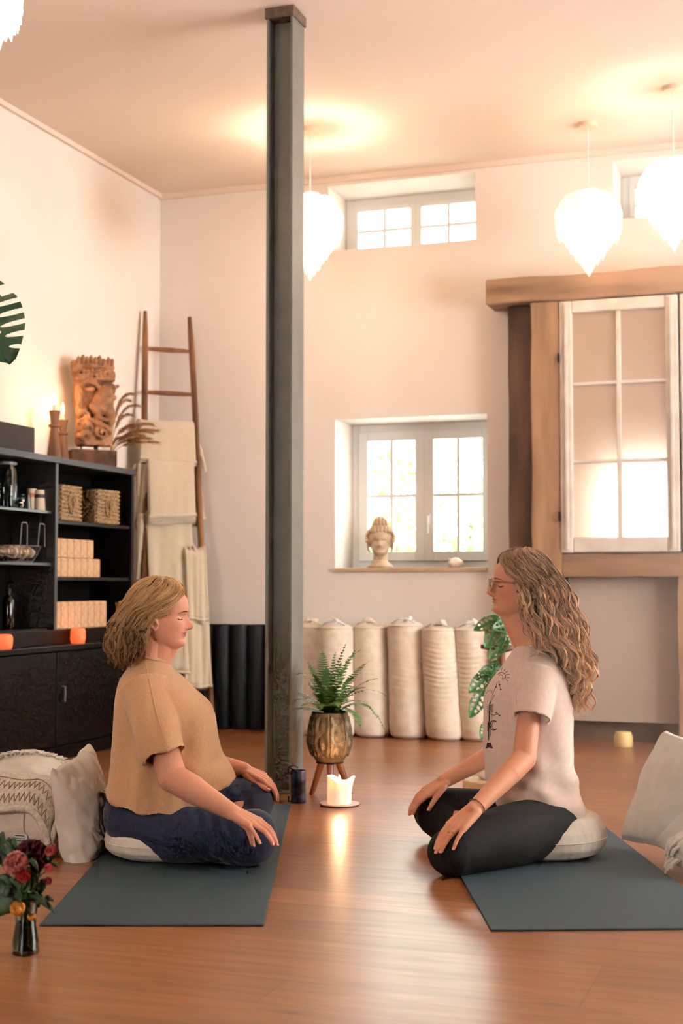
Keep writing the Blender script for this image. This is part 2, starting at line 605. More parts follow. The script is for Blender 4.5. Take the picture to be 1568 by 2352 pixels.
def wobbly(mb, amp, sc, seed, name, mat, parent, ang=40):
    me = mb.mesh(name)
    import bmesh as bm_
    bm = bm_.new(); bm.from_mesh(me)
    for _ in range(1):
        longe = [e for e in bm.edges if e.calc_length() > .25]
        bm_.ops.subdivide_edges(bm, edges=longe, cuts=26, use_grid_fill=True)
    bm_.ops.bevel(bm, geom=[e for e in bm.edges if len(e.link_faces) == 2 and e.calc_face_angle(0) > .5], offset=.007, segments=2, affect='EDGES')
    for v in bm.verts:
        v.co += noise.noise_vector(Vector(v.co) * sc + Vector((seed, 0, 0))) * amp
    bm.to_mesh(me); bm.free()
    return put(name, me, mat, parent, True, ang=ang)


wobbly(MB().box(0, 2.6, d0 - .04, d0 + .2, zbot, ztop), .012, 3, 1, 'top_beam', M_timberh, fr)
p0, _ = lx(1170, 1000, d0 + .1); p1, _ = lx(1232, 1000, d0 + .1)
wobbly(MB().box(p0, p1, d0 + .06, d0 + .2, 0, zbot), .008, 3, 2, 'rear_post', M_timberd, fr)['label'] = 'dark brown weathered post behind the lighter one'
p0, _ = lx(1219, 1000, d0 - .02); p1, _ = lx(1287, 1000, d0 - .02)
wobbly(MB().box(p0, p1, d0 - .02, d0 + .11, 0, zbot), .008, 3, 3, 'front_post', M_timber, fr)
px1 = p1
r0, zr1 = lx(1288, 1272, d0); _, zr0 = lx(1288, 1326, d0)
q0, _ = lx(1556, 1480, d0)
wobbly(MB().box(px1, q0 + .2, d0 - .01, d0 + .1, zr0, zr1), .006, 3, 4, 'rail', M_timberh, fr)
wobbly(MB().box(q0, q0 + .16, d0, d0 + .11, 0, zr0), .006, 3, 5, 'right_post', M_timber, fr)
wobbly(MB().box(px1 + .03, px1 + .045, d0 + .02, d0 + .05, 0, zr0), .001, 3, 6, 'thin_strut', M_steel, fr)
MB().box(px1 + .02, q0 + .05, d0 + .115, d0 + .13, .125, zr0).build('infill_panel', pm('taupe_panel', (186, 168, 152), (176, 158, 142), sc=2, rough=.85), fr, False)
# old casement
cas = thing('old_window', 'old white six-pane casement with mirror glass hung in timber frame', 'window', R(xa, 0, 0), RZ)
a0, _ = lx(1287, 1000, d0 - .01); a1, _ = lx(1560, 1000, d0 - .01)
zt = zbot - .008; zb = zr1 + .006
fw = .075
MB().box(a0, a0 + fw, d0 - .03, d0 + .03, zb, zt).box(a1 - fw, a1, d0 - .03, d0 + .03, zb, zt).box(a0 + fw, a1 - fw, d0 - .03, d0 + .03, zb, zb + fw * 1.2).box(a0 + fw, a1 - fw, d0 - .03, d0 + .03, zt - fw, zt).build('frame', M_oldwhite, cas, False, bevel=.008)
MB().box(a0 + .03, a0 + .05, d0 - .045, d0 - .03, zb + .02, zt - .02).box(a1 - .05, a1 - .03, d0 - .045, d0 - .03, zb + .02, zt - .02).build('moulding', M_oldwhite, cas, False, bevel=.004)
am = (a0 + a1) / 2
bars = MB().box(am - .013, am + .013, d0 - .022, d0 + .02, zb + fw, zt - fw)
for yy in (881, 1060):
    zz = lx(1370, yy, d0)[1]
    bars.box(a0 + fw, a1 - fw, d0 - .02, d0 + .018, zz - .01, zz + .01)
bars.build('glazing_bar', M_oldwhite, cas, False, bevel=.004)
mir = pm('old_mirror', (230, 204, 180), rough=.12, metal=.62)  # diffuse tan share puts a hazy veil into the glass
MB().box(a0 + fw, a1 - fw, d0, d0 + .006, zb + fw, zt - fw).build('pane', mir, cas, False)
for zz in (zb + .22, zt - .35):
    MB().tube([(a0 - .006, d0 - .035, zz - .03), (a0 - .006, d0 - .035, zz + .03)], .008).build('hinge', M_dmetal, cas)
a2 = a1 + .012
cas2 = thing('old_window', 'second old white casement cut off by the right frame edge', 'window', R(xa, 0, 0), RZ)
MB().box(a2, a2 + fw, d0 - .03, d0 + .03, zb, zt).box(a2 + .82, a2 + .9, d0 - .03, d0 + .03, zb, zt).box(a2 + fw, a2 + .82, d0 - .03, d0 + .03, zb, zb + fw).box(a2 + fw, a2 + .82, d0 - .03, d0 + .03, zt - fw, zt).build('frame', M_oldwhite, cas2, False, bevel=.008)
MB().box(a2 + fw, a2 + .82, d0, d0 + .006, zb + fw, zt - fw).build('pane', mir, cas2, False)

# ---------------- feather lamps ----------------
lamp_proto = None


def feather_lamp(seed):
    root = thing('pendant_lamp', '', 'lamp')
    rs = random.Random(seed)
    sh = MB()
    prof = lambda t: interp(t, [(0, .06), (.06, .13), (.25, .18), (.45, .175), (.65, .135), (.82, .08), (1, .02)])
    HT = .5
    for k in range(13):
        t = k / 12
        nf = int(9 + 26 * prof(t) / .18)
        for j in range(nf):
            a = 2 * PI * (j + .5 * (k % 2) + rs.uniform(-.2, .2)) / nf
            r = float(prof(t)); L = rs.uniform(.085, .12); wd = .03
            g = []
            for q in range(5):
                s = q / 4
                ww = wd * math.sin(PI * min(1, .18 + s * .82)) + .001
                rr = r + .018 * math.sin(s * PI) + (.012 if q == 4 else 0) - .03 * s * (1 if t > .5 else 0)
                z = -t * HT * .8 - L * s + rs.uniform(-.004, .004)
                c = Vector((rr * math.cos(a), rr * math.sin(a), z)); tg = Vector((-math.sin(a), math.cos(a), 0))
                out = Vector((math.cos(a), math.sin(a), 0))
                g.append([c - tg * ww - out * .006, c, c + tg * ww - out * .006])
            sh.grid(g)
    sh.build('feather_shade', M_feather, root, True)
    MB().tube([(0, 0, .0), (0, 0, .02), (0, 0, H - 3.28)], .004, 6).build('cord', M_white, root)
    MB().lathe([(.0, -.03), (.055, -.028), (.055, 0.0), (0, .0)], 20, T(0, 0, H - 3.28)).build('ceiling_rose', pm('rose_%d' % seed, (230, 205, 178), rough=.5), root)
    MB().lathe([(0, -.01), (.07, -.012), (.06, 0.0), (0, .004)], 20).build('top_cap', M_white, root)
    MB().ell((0, 0, -.16), .035).build('bulb', M_bulb, root)
    return root


def lamp_light(loc, e, r=.05, col=(1, .82, .66)):
    li = bpy.data.lights.new('lamp_glow', 'POINT'); li.energy = e; li.color = col; li.shadow_soft_size = r
    o = bpy.data.objects.new('lamp_glow', li); COL.objects.link(o); o.location = loc
    return o


LAMPS = [(712, 450, 8.2, 'white feather pendant lamp hanging just beside the steel column'),
         (1350, 365, 8.1, 'white feather pendant lamp with layered tiers, between upper windows'),
         (1546, 352, 7.5, 'white feather pendant lamp cut by the right frame edge'),
         (-64, -440, 5.0, 'feather pendant lamp whose tip shows at the upper left frame edge')]
proto = feather_lamp(3)
for i, (px, py, Y, lab) in enumerate(LAMPS):
    o = proto if i == 0 else copy_tree(proto)
    p = at(px, py, Y)
    o.location = (p.x, p.y, 3.28); o['label'] = lab; o['group'] = 'feather pendant lamps'
    o.rotation_euler = (0, 0, i * 1.3)
    if i == 1:      # ghost reflection of a lamp, built as a dim lamp
        for ch in o.children:
            if ch.name.startswith(('feather_shade', 'bulb')):
                ch.data = ch.data.copy()
                ch.data.materials[0] = ch.data.materials[0].copy()
                ch.data.materials[0].node_tree.nodes['Principled BSDF'].inputs['Emission Strength'].default_value = .5 if ch.name.startswith('f') else 2
    if i == 3:
        # the near one hangs a little higher over the viewer's left
        o.location.z = 3.30
    lamp_light((p.x, p.y, o.location.z - .2), LAMP_E[i] if 'LAMP_E' in globals() else 40)
# ---------------- black shelf cabinet (upper) and sideboard (lower) ----------------
WU, WL = .302, .40          # fronts, distance from the left wall
YE = -.94                   # right end
YB = -3.9                   # left end, outside the picture
HZ = 1.668
ZC = .624


def lroom(root_y, z=0):
    return R(0, root_y, z)


sb = thing('sideboard', 'long low black-stained cabinet with plain doors along left wall', 'sideboard', R(0, YB, 0), RZ)
LN = YE - YB
MB().box(0.01, WL + .015, 0, LN, ZC - .03, ZC).build('worktop', M_black, sb, False, bevel=.003)
MB().box(0.01, WL - .02, 0.01, LN - .01, .07, ZC - .03).build('carcass', M_blacki, sb, False)
MB().box(0.01, WL - .01, 0.02, LN - .02, 0, .07).build('plinth', M_black, sb, False)
ye = [onx(263, 1600, WL)[0] - YB, onx(130, 1600, WL)[0] - YB]
w_ = ye[0] - ye[1]
edges = [ye[0] + .0, ye[1], ye[1] - w_, ye[1] - 2 * w_]
spans = [(ye[0] + .004, LN - .004)] + [(e - w_ + .004, e - .004) for e in edges[:3]]
for (a, b) in spans:
    d = MB().box(WL - .02, WL, a, b, .085, ZC - .036).build('door', M_black, sb, False, bevel=.003)
    if b - a > .3:
        yy = a + .05
        MB().tube([(WL, yy, .40), (WL + .02, yy, .40), (WL + .022, yy, .36), (WL + .02, yy, .32), (WL, yy, .32)], .005).build('handle', M_steel, d)

ub = thing('bookcase', 'tall black open shelf unit holding boxes and cork blocks by left wall', 'shelf', R(0, YB, ZC), RZ)
hz = HZ - ZC
yd = onx(131, 1250, WU)[0] - YB
MB().box(.0, WU + .012, 0, LN, hz - .035, hz).build('top_board', pm('grey_black_edge', (70, 74, 78), (50, 52, 56), sc=10, rough=.4, stretch=(1, .3, 1)), ub, False, bevel=.003)
MB().box(.005, .015, 0.01, LN - .01, 0.0, hz - .035).build('back_panel', M_blacki, ub, False)
for y in (0, LN - .035):
    MB().box(.015, WU, y, y + .035, 0, hz - .035).build('side_panel', M_black, ub, False, bevel=.002)
MB().box(.015, WU - .002, yd - .015, yd + .012, .08, hz - .035).build('divider', M_steel if False else pm('divider_edge', (62, 64, 66), rough=.4), ub, False, bevel=.002)
MB().box(.015, WU, .035, LN - .035, 0, .08).build('plinth', M_black, ub, False, bevel=.002)
zs1 = onx(200, 1200, WU)[1] - ZC
zs2 = onx(200, 1326, WU)[1] - ZC
for z in (zs1, zs2):
    MB().box(.015, WU - .01, yd + .012, LN - .035, z - .02, z).build('shelf', M_black, ub, False, bevel=.002)
zl1 = onx(60, 1167, WU)[1] - ZC
zl2 = onx(60, 1291, WU)[1] - ZC
for z in (zl1, zl2):
    MB().box(.015, WU - .03, .035, yd - .015, z - .016, z).build('shelf', pm('glass_shelf', (70, 78, 74), rough=.25), ub, False, bevel=.002)
MB().box(.015, WU - .03, .035, yd - .015, .08, .09).build('bottom_board', M_black, ub, False)


def on_left(px, x, z=None):
    y, _ = onx(px, 1345, x)
    return R(x, y, z if z is not None else 0)


# cork blocks
blk = tag(MB().box(-.11, .0, 0, .073, 0, .109).build('yoga_block', M_cork, None, False, bevel=.006),
          '', 'yoga block')
first = [True]


def block(x, y, z, lab, grp, rz=0, h=1):
    o = blk if first[0] else blk.copy()
    if not first[0]:
        COL.objects.link(o)
    first[0] = False
    o.location = R(x, y, z); o.rotation_euler = (0, 0, RZ + rz); o.scale = (1, 1, h)
    o['label'] = lab; o['group'] = grp
    return o


ys = yd + YB + .012
for k in range(6):
    block(WU - .03, ys + .006 + k * .0755, ZC + zs2 + .1095, 'cork block standing in the upper row of the middle shelf stack, ' + ['first at the left', 'second from left', 'third from left', 'fourth from left', 'fifth from left', 'last at the right'][k], 'cork blocks on the middle shelf', random.uniform(-.02, .02))
for k in range(6 + 1):
    block(WU - .025, ys + .003 + k * .0755, ZC + zs2 + .0, 'cork block standing in the lower row of the middle shelf stack, ' + ['first at the left', 'second from left', 'third from left', 'fourth from left', 'fifth from left', 'sixth from left', 'last at the right'][k], 'cork blocks on the middle shelf')
for k in range(8):
    block(WU - .02, ys + .003 + k * .0755, ZC + .0805, 'taller cork block in the bottom compartment row, ' + ['first at the left', 'second from left', 'third from left', 'fourth from left', 'fifth from left', 'sixth from left', 'seventh from left', 'last at the right'][k], 'cork blocks in the bottom compartment', 0, 1.42)
b_ = block(WU - .135, ys + .003, ZC + .0805, 'tallest cork block showing above the bottom row at its left end', 'cork blocks in the bottom compartment', 0, 2.1)


# woven boxes
def woven_box(px, y1px, lab, rz):
    y, _ = onx(px, 1200, WU - .03)
    r = thing('woven_box', lab, 'box', R(WU - .03, y, ZC + zs1), RZ + rz, 'woven boxes on top shelf')
    W, D, Hh = y1px, .2, .205
    MB().box(-D, 0, 0, W, 0, Hh).build('body', M_weave, r, False, bevel=.01)
    mb = MB()
    for k in range(9):
        z = .012 + k * (Hh - .02) / 8
        mb.tube([(.002, y_, z + .0015 * math.sin(y_ * 200)) for y_ in np.linspace(.004, W - .004, 14)], .009, 6)
    mb.build('braid', M_weave, r)
    mb = MB()
    for q in range(2):
        mb.tube([(.014 + .004 * q, W / 2 + (.038 - .012 * q) * math.sin(a), Hh * .52 + (.062 - .014 * q) * math.cos(a)) for a in np.linspace(0, 2 * PI, 22)], .006, 6)
    mb.tube([(.018, W / 2, Hh * .3), (.02, W / 2 + .005, Hh * .5), (.018, W / 2, Hh * .75)], .007)
    mb.build('oval_handle', M_weave, r)


woven_box(137, .235, 'square woven seagrass box with oval knot, left one on the shelf', 0)
woven_box(220, .235, 'square woven seagrass box with oval knot, right one on the shelf', -.12)

# things on top of the shelf unit
y, _ = onx(-60, 1000, .2)
y2, _ = onx(77, 1000, .24)
tag(MB().box(-.1, .1, 0, y2 - y, 0, .15).build('storage_box', M_dark, None, False, bevel=.006, loc=R(.15, y, HZ)), 'dark charcoal storage box with lid, top left of the shelf unit', 'box').rotation_euler.z = RZ
bpy.data.objects['storage_box'].data.transform(Matrix.Identity(4))


def candlestick(px, x, hgt, lab, grp, lab2, seed):
    p = on_left(px, x, HZ)
    r = thing('candlestick', lab, 'candlestick', p, 0, grp)
    pr = [(0, 0), (.042, 0), (.042, .01), (.036, .06), (.028, .13), (.022, .185), (.022, .19), (.033, .195), (.034, .205), (.022, .212), (.022, .22), (.03, .27), (.034, .287), (.024, .288), (.0, .27)]
    pr = [(a, b * hgt / .287) for a, b in pr]
    MB().lathe(pr, 28).build('stem', M_candleh, r)
    c = thing('candle', lab2, 'candle', p + Vector((0, 0, hgt * .95)), 0, 'lit candles on the candlesticks')
    MB().lathe([(0, 0), (.011, 0), (.011, .045), (.008, .052), (0, .05)], 16).build('wax', M_waxp, c)
    MB().tube([(0, 0, .05), (0, 0, .06)], .001).build('wick', M_dmetal, c)
    MB().lathe([(0, .052), (.008, .06), (.011, .072), (.007, .092), (.0005, .118)], 12).build('flame', M_flame, c)
    lamp_light(p + Vector((0, 0, hgt + .075)), CANDLE_E, .02, (1, .55, .25))


CANDLE_E = .8
candlestick(121, .17, .287, 'tall turned wooden candlestick in front, left of the carved head', 'wooden candlesticks', 'short lit candle in the front wooden candlestick', 1)
candlestick(140, .09, .262, 'slightly lower turned wooden candlestick half hidden behind the front one', 'wooden candlesticks', 'short lit candle in the rear wooden candlestick', 2)

# carved head
pc = on_left(206, .15, HZ)
cs = thing('carved_sculpture', 'weathered carved wooden head sculpture with crown mounted on a block', 'sculpture', pc, RZ + .75)
MB().box(-.14, .14, -.09, .09, 0, .10).build('base', M_block, cs, True, bevel=.008)
MB().tube([(-.06, 0, .09), (-.06, 0, .17)], .005).build('mount_rod', M_dmetal, cs)
MB().tube([(.03, 0, .09), (.03, 0, .17)], .014).build('mount_rod', M_dmetal, cs)
mb = MB()
rings = []
for k in range(14):
    t = k / 13; z = .13 + .51 * t
    wx = .1 + .025 * t + .006 * math.sin(t * 14); wy = .075 + .01 * math.sin(t * 9)
    rings.append([(wx * math.copysign(abs(math.cos(a)) ** .6, math.cos(a)) + .02 * (1 - t), wy * math.copysign(abs(math.sin(a)) ** .6, math.sin(a)), z) for a in [2 * PI * j / 24 for j in range(24)]])
mb.loft(rings)
E = lambda c, r, ry=0: mb.ell(c, r, 10, 14, rot=Euler((0, ry, 0)))
for k in range(9):          # crown points and headband beads
    x = -.1 + k * .026
    E((x, -.075, .635 + .01 * (k % 2)), (.012, .02, .028)); E((x, -.085, .575), (.013, .014, .011)); E((x, -.085, .548), (.012, .013, .009))
mb.tube([(-.12, -.08, .6), (0, -.1, .607), (.12, -.08, .6)], .01)
mb.tube([(-.12, -.08, .53), (0, -.1, .525), (.12, -.08, .53)], .012)
mb.tube([(-.1, -.08, .49), (-.05, -.1, .515), (.0, -.1, .5), (.03, -.095, .47)], .014)      # brow
E((-.035, -.085, .465), (.03, .022, .016)); E((-.03, -.1, .465), (.014, .012, .012))
E((.05, -.085, .4), (.055, .05, .11), .25)                                       # big snout / beak
E((.085, -.085, .33), (.04, .045, .09), -.2)
mb.tube([(-.09, -.08, .44), (-.095, -.09, .34), (-.03, -.1, .29), (.03, -.1, .25), (.075, -.09, .24)], [.012, .018, .022, .02, .01])
mb.tube([(-.02, -.1, .37), (.0, -.12, .33), (.02, -.11, .29), (.07, -.11, .275)], [.02, .022, .018, .01])
for (cx, cz, rr, n_) in ((.045, .2, .05, 1), (-.06, .25, .035, -1), (.09, .47, .03, 1)):  # scrolls
    mb.tube([(cx + n_ * rr * (1 - q / 26) * math.cos(q * .45), -.085 - q * .0012, cz + rr * (1 - q / 26) * math.sin(q * .45)) for q in range(24)], [.014 - q * .0003 for q in range(24)])
for (cx, cz, r) in ((-.07, .33, .035), (-.075, .18, .03), (.1, .56, .03), (-.11, .59, .03), (.115, .42, .022)):
    E((cx, -.07, cz), (r, .03, r))


def carve(co, no):
    d = fbm(co, 38, 3) * .006 + fbm(co, 95, 4) * .003
    pits = [(-.09, -.1, .36), (-.06, -.1, .31), (-.08, -.1, .27), (-.03, -.1, .22), (-.08, -.1, .2), (-.02, -.1, .3), (.02, -.1, .16), (-.05, -.1, .17), (.11, -.08, .48)]
    for p in pits:
        r2 = ((co[:, 0] - p[0]) ** 2 + (co[:, 2] - p[2]) ** 2) / .013 ** 2
        d = d - .02 * np.exp(-r2) * (co[:, 1] < -.02)
    return co + no * d[:, None]


put('carved_head', remesh(mb, .0045, 2, post=carve), M_carved, cs, ang=180)

# pampas grass
pp = on_left(250, .06, HZ)
pg = thing('dried_grass', 'dried pampas grass plumes arching behind the carved wooden head', 'dried grass', pp, 0)
MB().lathe([(0, 0), (.03, 0), (.034, .03), (.03, .09), (.024, .1), (.02, .1), (.02, .01), (0, .01)], 20).build('vase', M_stone, pg)
rs = random.Random(5)
for k in range(16):
    a = rs.uniform(-.5, .5); L = rs.uniform(.35, .62) if k < 7 else rs.uniform(.2, .35)
    tipx = rs.uniform(.0, .30) if k > 1 else rs.uniform(-.02, .04)
    pts = bez((0, 0, .08), (tipx * .15, a * .02, L * .95), (tipx, a * .1, L * (1.0 - tipx * .5)), 12)
    m = MB().tube(pts, [.0016] * 9 + [.0012] * 4, 5)
    for q in range(260):
        t = rs.uniform(.42, 1); i = min(11, int(t * 12)); p = pts[i].lerp(pts[i + 1], t * 12 - i); d = (pts[i + 1] - pts[i]).normalized()
        e = d + Vector((rs.uniform(-.35, .35), rs.uniform(-.35, .35), rs.uniform(-.45, .15)))
        m.tube([p, p + e * .02, p + e * .04 + Vector((0, 0, -.006))], [.0013, .0011, .0003], 3, False)
    m.build('plume', M_pampas, pg)

# ---------- things in the left shelf bay ----------
def shelfpt(px, x, z):
    return on_left(px, x, z)


p = shelfpt(10, .17, ZC + zl1)
gd = thing('glass_dispenser', 'tall glass drink dispenser jar with tap at the left frame edge', 'drink dispenser', p, RZ)
MB().lathe([(0, 0), (.062, 0), (.066, .01), (.066, .2), (.055, .225), (.055, .235), (.052, .235), (.052, .224), (.062, .2), (.062, .012), (0, .012)], 32, fn=lambda r, z, a: r * (1 + .015 * math.cos(12 * a))).build('jar', M_dglass, gd)
MB().lathe([(0, .236), (.06, .236), (.06, .25), (0, .252)], 28).build('lid', M_steel, gd)
MB().tube([(.066, .0, .03), (.1, .01, .03), (.1, .01, .012)], .007).ell((.1, .01, .042), .011).build('tap', pm('chrome', (220, 220, 220), rough=.12, metal=1), gd)
cupm = [pm('cup_cream', (226, 206, 180), rough=.5), pm('cup_dark', (74, 66, 58), rough=.5), pm('cup_orange', (206, 122, 74), rough=.5)]


def cup(px, x, z, r, h, m, lab, grp, band=None, inv=1):
    o = thing('cup', lab, 'cup', shelfpt(px, x, z), 0, grp)
    r0, r1 = (r, r * .78) if inv else (r * .8, r)
    MB().lathe([(0, 0), (r0, 0), (r1, h), (r1 - .003, h), (r0 - .004, .004), (0, .004)], 24).build('body', m, o)
    if band is not None:
        MB().lathe([(r0 + (r1 - r0) * .62 + .0006, h * .62), (r0 + (r1 - r0) * .8 + .0006, h * .8)], 24, cap=False).build('band', band, o)


z1 = ZC + zl1
cup(56, .22, z1, .03, .085, M_dglass, 'clear upturned drinking glass, left of the cups', 'glasses and cups in the shelf')
cup(43, .24, z1, .02, .06, M_dglass, 'small clear glass nearest the drink dispenser', 'glasses and cups in the shelf')
cup(70, .16, z1 + .0, .034, .125, cupm[0], 'cream stoneware cup with an orange band', 'glasses and cups in the shelf', cupm[2])
cup(88, .2, z1 + .0, .036, .118, cupm[0], 'plain cream stoneware cup, rightmost in the shelf', 'glasses and cups in the shelf', cupm[1])
# wire basket with cloths
p = shelfpt(35, .17, ZC + zl2)
wb = thing('wire_basket', 'dark wire basket with tall handles on the second shelf', 'basket', p, RZ)
mb = MB()
for rr, z in ((.1, .004), (.13, .045), (.15, .09)):
    mb.tube([(rr * .75 * math.cos(a), rr * math.sin(a) * 1.25, z) for a in np.linspace(0, 2 * PI, 30)], .0022, 5)
for k in range(22):
    a = 2 * PI * k / 22
    mb.tube([(rr * .75 * math.cos(a), rr * math.sin(a) * 1.25, z) for rr, z in ((.1, .004), (.13, .045), (.15, .09))], .0013, 4)
mb.build('wire_body', M_steel, wb)
for s, y0 in ((1, -.06), (1, .12)):
    MB().tube([(.09, y0 - .04, .09), (.09, y0 - .028, .205), (.09, y0 - .02, .215), (.09, y0 + .02, .215), (.09, y0 + .028, .205), (.09, y0 + .03, .09)], .003, 6).build('handle', M_steel, wb)
for q, (yy, nm) in enumerate(((-.08, 'rumpled striped cloth at the left in the wire basket'), (.05, 'rumpled striped cloth at the right in the wire basket'))):
    mb = MB().ell((0, yy, .05), (.07, .09, .035), 14, 20)
    me = remesh(mb, .005, 1, post=lambda co, no: co + no * (fbm(co, 60, 5 + q) * .012)[:, None])
    o = put('folded_cloth', me, pm('striped_cloth%d' % q, (214, 192, 168), (150, 116, 96), sc=26, rough=.9, stretch=(1, 3, .2), lo=.48, hi=.52), None, ang=180)
    o.location = p + Vector((0, 0, .004)); o.rotation_euler.z = RZ
    tag(o, nm, 'cloth', 'cloths in the wire basket')
# dark bottles
for px, lab in ((20, 'dark glass pump bottle in the bottom left compartment'), (-14, 'dark glass pump bottle cut by the left frame edge')):
    p = shelfpt(px, .16, ZC + .0905)
    o = thing('pump_bottle', lab, 'bottle', p, 0, 'dark pump bottles')
    MB().lathe([(0, 0), (.03, 0), (.032, .01), (.032, .15), (.024, .175), (.013, .185), (.013, .2), (0, .2)], 24).build('bottle_body', pm('brown_glass', (26, 18, 16), rough=.12), o)
    MB().lathe([(0, .2), (.015, .2), (.015, .22), (.004, .222), (.004, .25), (0, .25)], 16).tube([(0, 0, .25), (.03, -.03, .252), (.042, -.04, .245)], .006).build('pump', M_dmetal, o)


# salt tealight holders
def salt(px, py, r, h, lab):
    yy, _ = onx(px, py, .355)
    o = thing('salt_candle_holder', lab, 'tealight holder', R(.355, yy, ZC), RZ, 'glowing salt tealight holders')
    mb = MB().lathe([(0, 0), (r * .86, 0), (r, h * .25), (r * .98, h * .8), (r * .85, h), (r * .5, h), (r * .45, h * .62), (0, h * .6)], 28)
    put('salt_body', remesh(mb, .003, 2, post=lambda co, no: co + no * (fbm(co, 70, 9) * .0025)[:, None]), M_salt, o, ang=180)
    MB().lathe([(0, h * .62), (.016, h * .62), (.016, h * .8), (0, h * .8)], 16).build('tealight', M_wax, o)
    lamp_light(R(.355 + r * 1.6, yy - r * 0, ZC + h + .03), .12, .02, (1, .45, .2))


salt(179, 1478, .042, .085, 'glowing orange salt tealight holder, right one on the black worktop')
salt(6, 1490, .052, .075, 'glowing orange salt tealight holder at the left frame edge')
# amber pot
p = on_left(284, .25, ZC + .0805)
p = R(.355, onx(287, 1440, .355)[0], ZC)
o = thing('amber_pot', 'amber yellow planter pot standing behind the blonde bob hair', 'pot', p, 0)
MB().lathe([(0, 0), (.045, 0), (.056, .2), (.06, .21), (.06, .225), (.05, .225), (.05, .2), (0, .2)], 28).build('pot_body', M_amber, o)
MB().lathe([(0, .2), (.049, .2), (.04, .232), (0, .236)], 18, fn=lambda r, z, a: r * (1 + .1 * math.sin(5 * a))).build('filling', M_linen, o)

# ---------------- ladder with blankets ----------------
LR = math.radians(21)
lp = Vector((-1.191, 9.40, 0))
e_ = Vector((math.cos(LR), math.sin(LR), 0)); g_ = Vector((-math.sin(LR), math.cos(LR), 0))
foot = lp - g_ * .42
ZT = 2.80
ld = thing('ladder', 'old rustic wooden ladder leaning into the room corner, hung with blankets', 'ladder', foot, LR)


def lad(x, z, off=0):
    """point on the ladder plane, local; x -1..1 in half widths"""
    t = z / ZT
    hw = .215 - .06 * t
    return Vector((x * hw, .40 * t - off, z))


for s in (-1, 1):
    mb = MB()
    pts = [lad(s, z) + Vector((.004 * math.sin(z * 3 + s), 0, 0)) for z in np.linspace(0, ZT - (.02 if s > 0 else 0), 20)]
    mb.tube(pts, [.026] * 18 + [.024, .016], 10, flat=.8)
    mb.build('rail', M_ladder, ld)
RZS = [2.54, 2.24, 1.98, 1.70, 1.41, 1.12, .83, .55, .28]
for z in RZS:
    a, b = lad(-1, z), lad(1, z)
    MB().tube([a, a.lerp(b, .25), a.lerp(b, .5), a.lerp(b, .8), b], [.011, .015, .018, .015, .011], 8).build('rung', M_ladder, ld)


def drape(name, lab, zr, x0, x1, zf, zb, th=.012, layers=2, seed=0, amp=.006, slant=0, xb=None, fringe=False, extra=None, topoff=.03):
    rs = np.random.RandomState(seed)
    mb = MB()
    c = lad(0, zr)
    hw = .215 - .06 * zr / ZT
    for ly in range(layers):
        off = topoff + ly * (th + .004)
        ns, nu = 46, 26
        g = []
        Lf, Lb = zr - zf + .03 - ly * .02, zr - zb
        tot = Lf + PI * off + Lb
        for i in range(ns + 1):
            s = tot * i / ns
            row = []
            for j in range(nu + 1):
                u = j / nu
                X0, X1 = x0, x1
                if s < Lf:
                    zz = zr - (Lf - s); yy = -off; dn = (Lf - s) / max(Lf, .01)
                elif s < Lf + PI * off:
                    a = (s - Lf) / off; yy = -off * math.cos(a); zz = zr + off * math.sin(a); dn = 0
                else:
                    zz = zr - (s - Lf - PI * off); yy = off; dn = (s - Lf - PI * off) / max(Lb, .01)
                    if xb:
                        X0 = x0 + (xb[0] - x0) * min(1, dn * 2); X1 = x1 + (xb[1] - x1) * min(1, dn * 2)
                x = X0 + (X1 - X0) * u
                zz += slant * (u - .5) * (1 if s < Lf else -.4) * min(1, .3 + dn)
                fold = amp * (.3 + dn) * (math.sin(u * 11 + seed + s * 2) + .5 * math.sin(u * 23 + seed * 2 - s * 5))
                sag = -.012 * math.sin(PI * u) * (1 - dn)
                y = yy + fold * (1 if s > Lf else .6) + .40 * min(0, zz - zr) / ZT * 1.12
                row.append(c + Vector((x * 1, y - .0, zz - zr + sag + .004 * math.sin(u * 8 + seed + ly * 2))))
            g.append(row)
        mb.grid(g)
        # rolled bottom edge
        mb.tube(g[0], th * .55, 8)
    if extra:
        extra(mb, c, zr)
    me = mb.mesh(name)
    me.transform(Matrix.Translation(foot) @ Matrix.Rotation(LR, 4, 'Z'))
    o = put(name, me, M_blanket, None, True, ang=60, solid=th * .8)
    tag(o, lab, 'blanket', 'blankets hung on the ladder')
    if fringe:
        m = MB()
        rr = random.Random(seed)
        fx0, fz1, fz0 = fringe
        for k in range(70):
            z = fz1 + (fz0 - fz1) * k / 70
            q = c + Vector((fx0 + .01 * math.sin(z * 14), -.02, z - zr))
            m.tube([q, q + Vector((-.02, rr.uniform(-.01, .01), -.01)), q + Vector((-.03 + rr.uniform(-.01, .01), rr.uniform(-.01, .01), -.035))], [.0035, .003, .0015], 4)
        me = m.mesh('fringe'); me.transform(Matrix.Translation(foot) @ Matrix.Rotation(LR, 4, 'Z'))
        put('fringe', me, M_blanket, o)
    return o


def side_flap(x0, x1, z1, z0, taper=.6, y=-.03, seed=0, th=.008, lean=.0):
    def f(mb, c, zr):
        g = []
        for i in range(16):
            t = i / 15
            z = z1 + (z0 - z1) * t
            row = []
            for j in range(9):
                u = j / 8
                x = x0 + (x1 - x0) * u * (taper + (1 - taper) * t) + lean * t
                row.append(c + Vector((x, y + .012 * math.sin(u * 7 + seed + t * 3), z - zr - .03 * u * t)))
            g.append(row)
        mb.grid(g)
        mb.tube(g[-1], .006, 6)
        mb.tube([r[-1] for r in g], .005, 6)
    return f


def multi(*fs):
    def f(mb, c, zr):
        for q in fs:
            q(mb, c, zr)
    return f


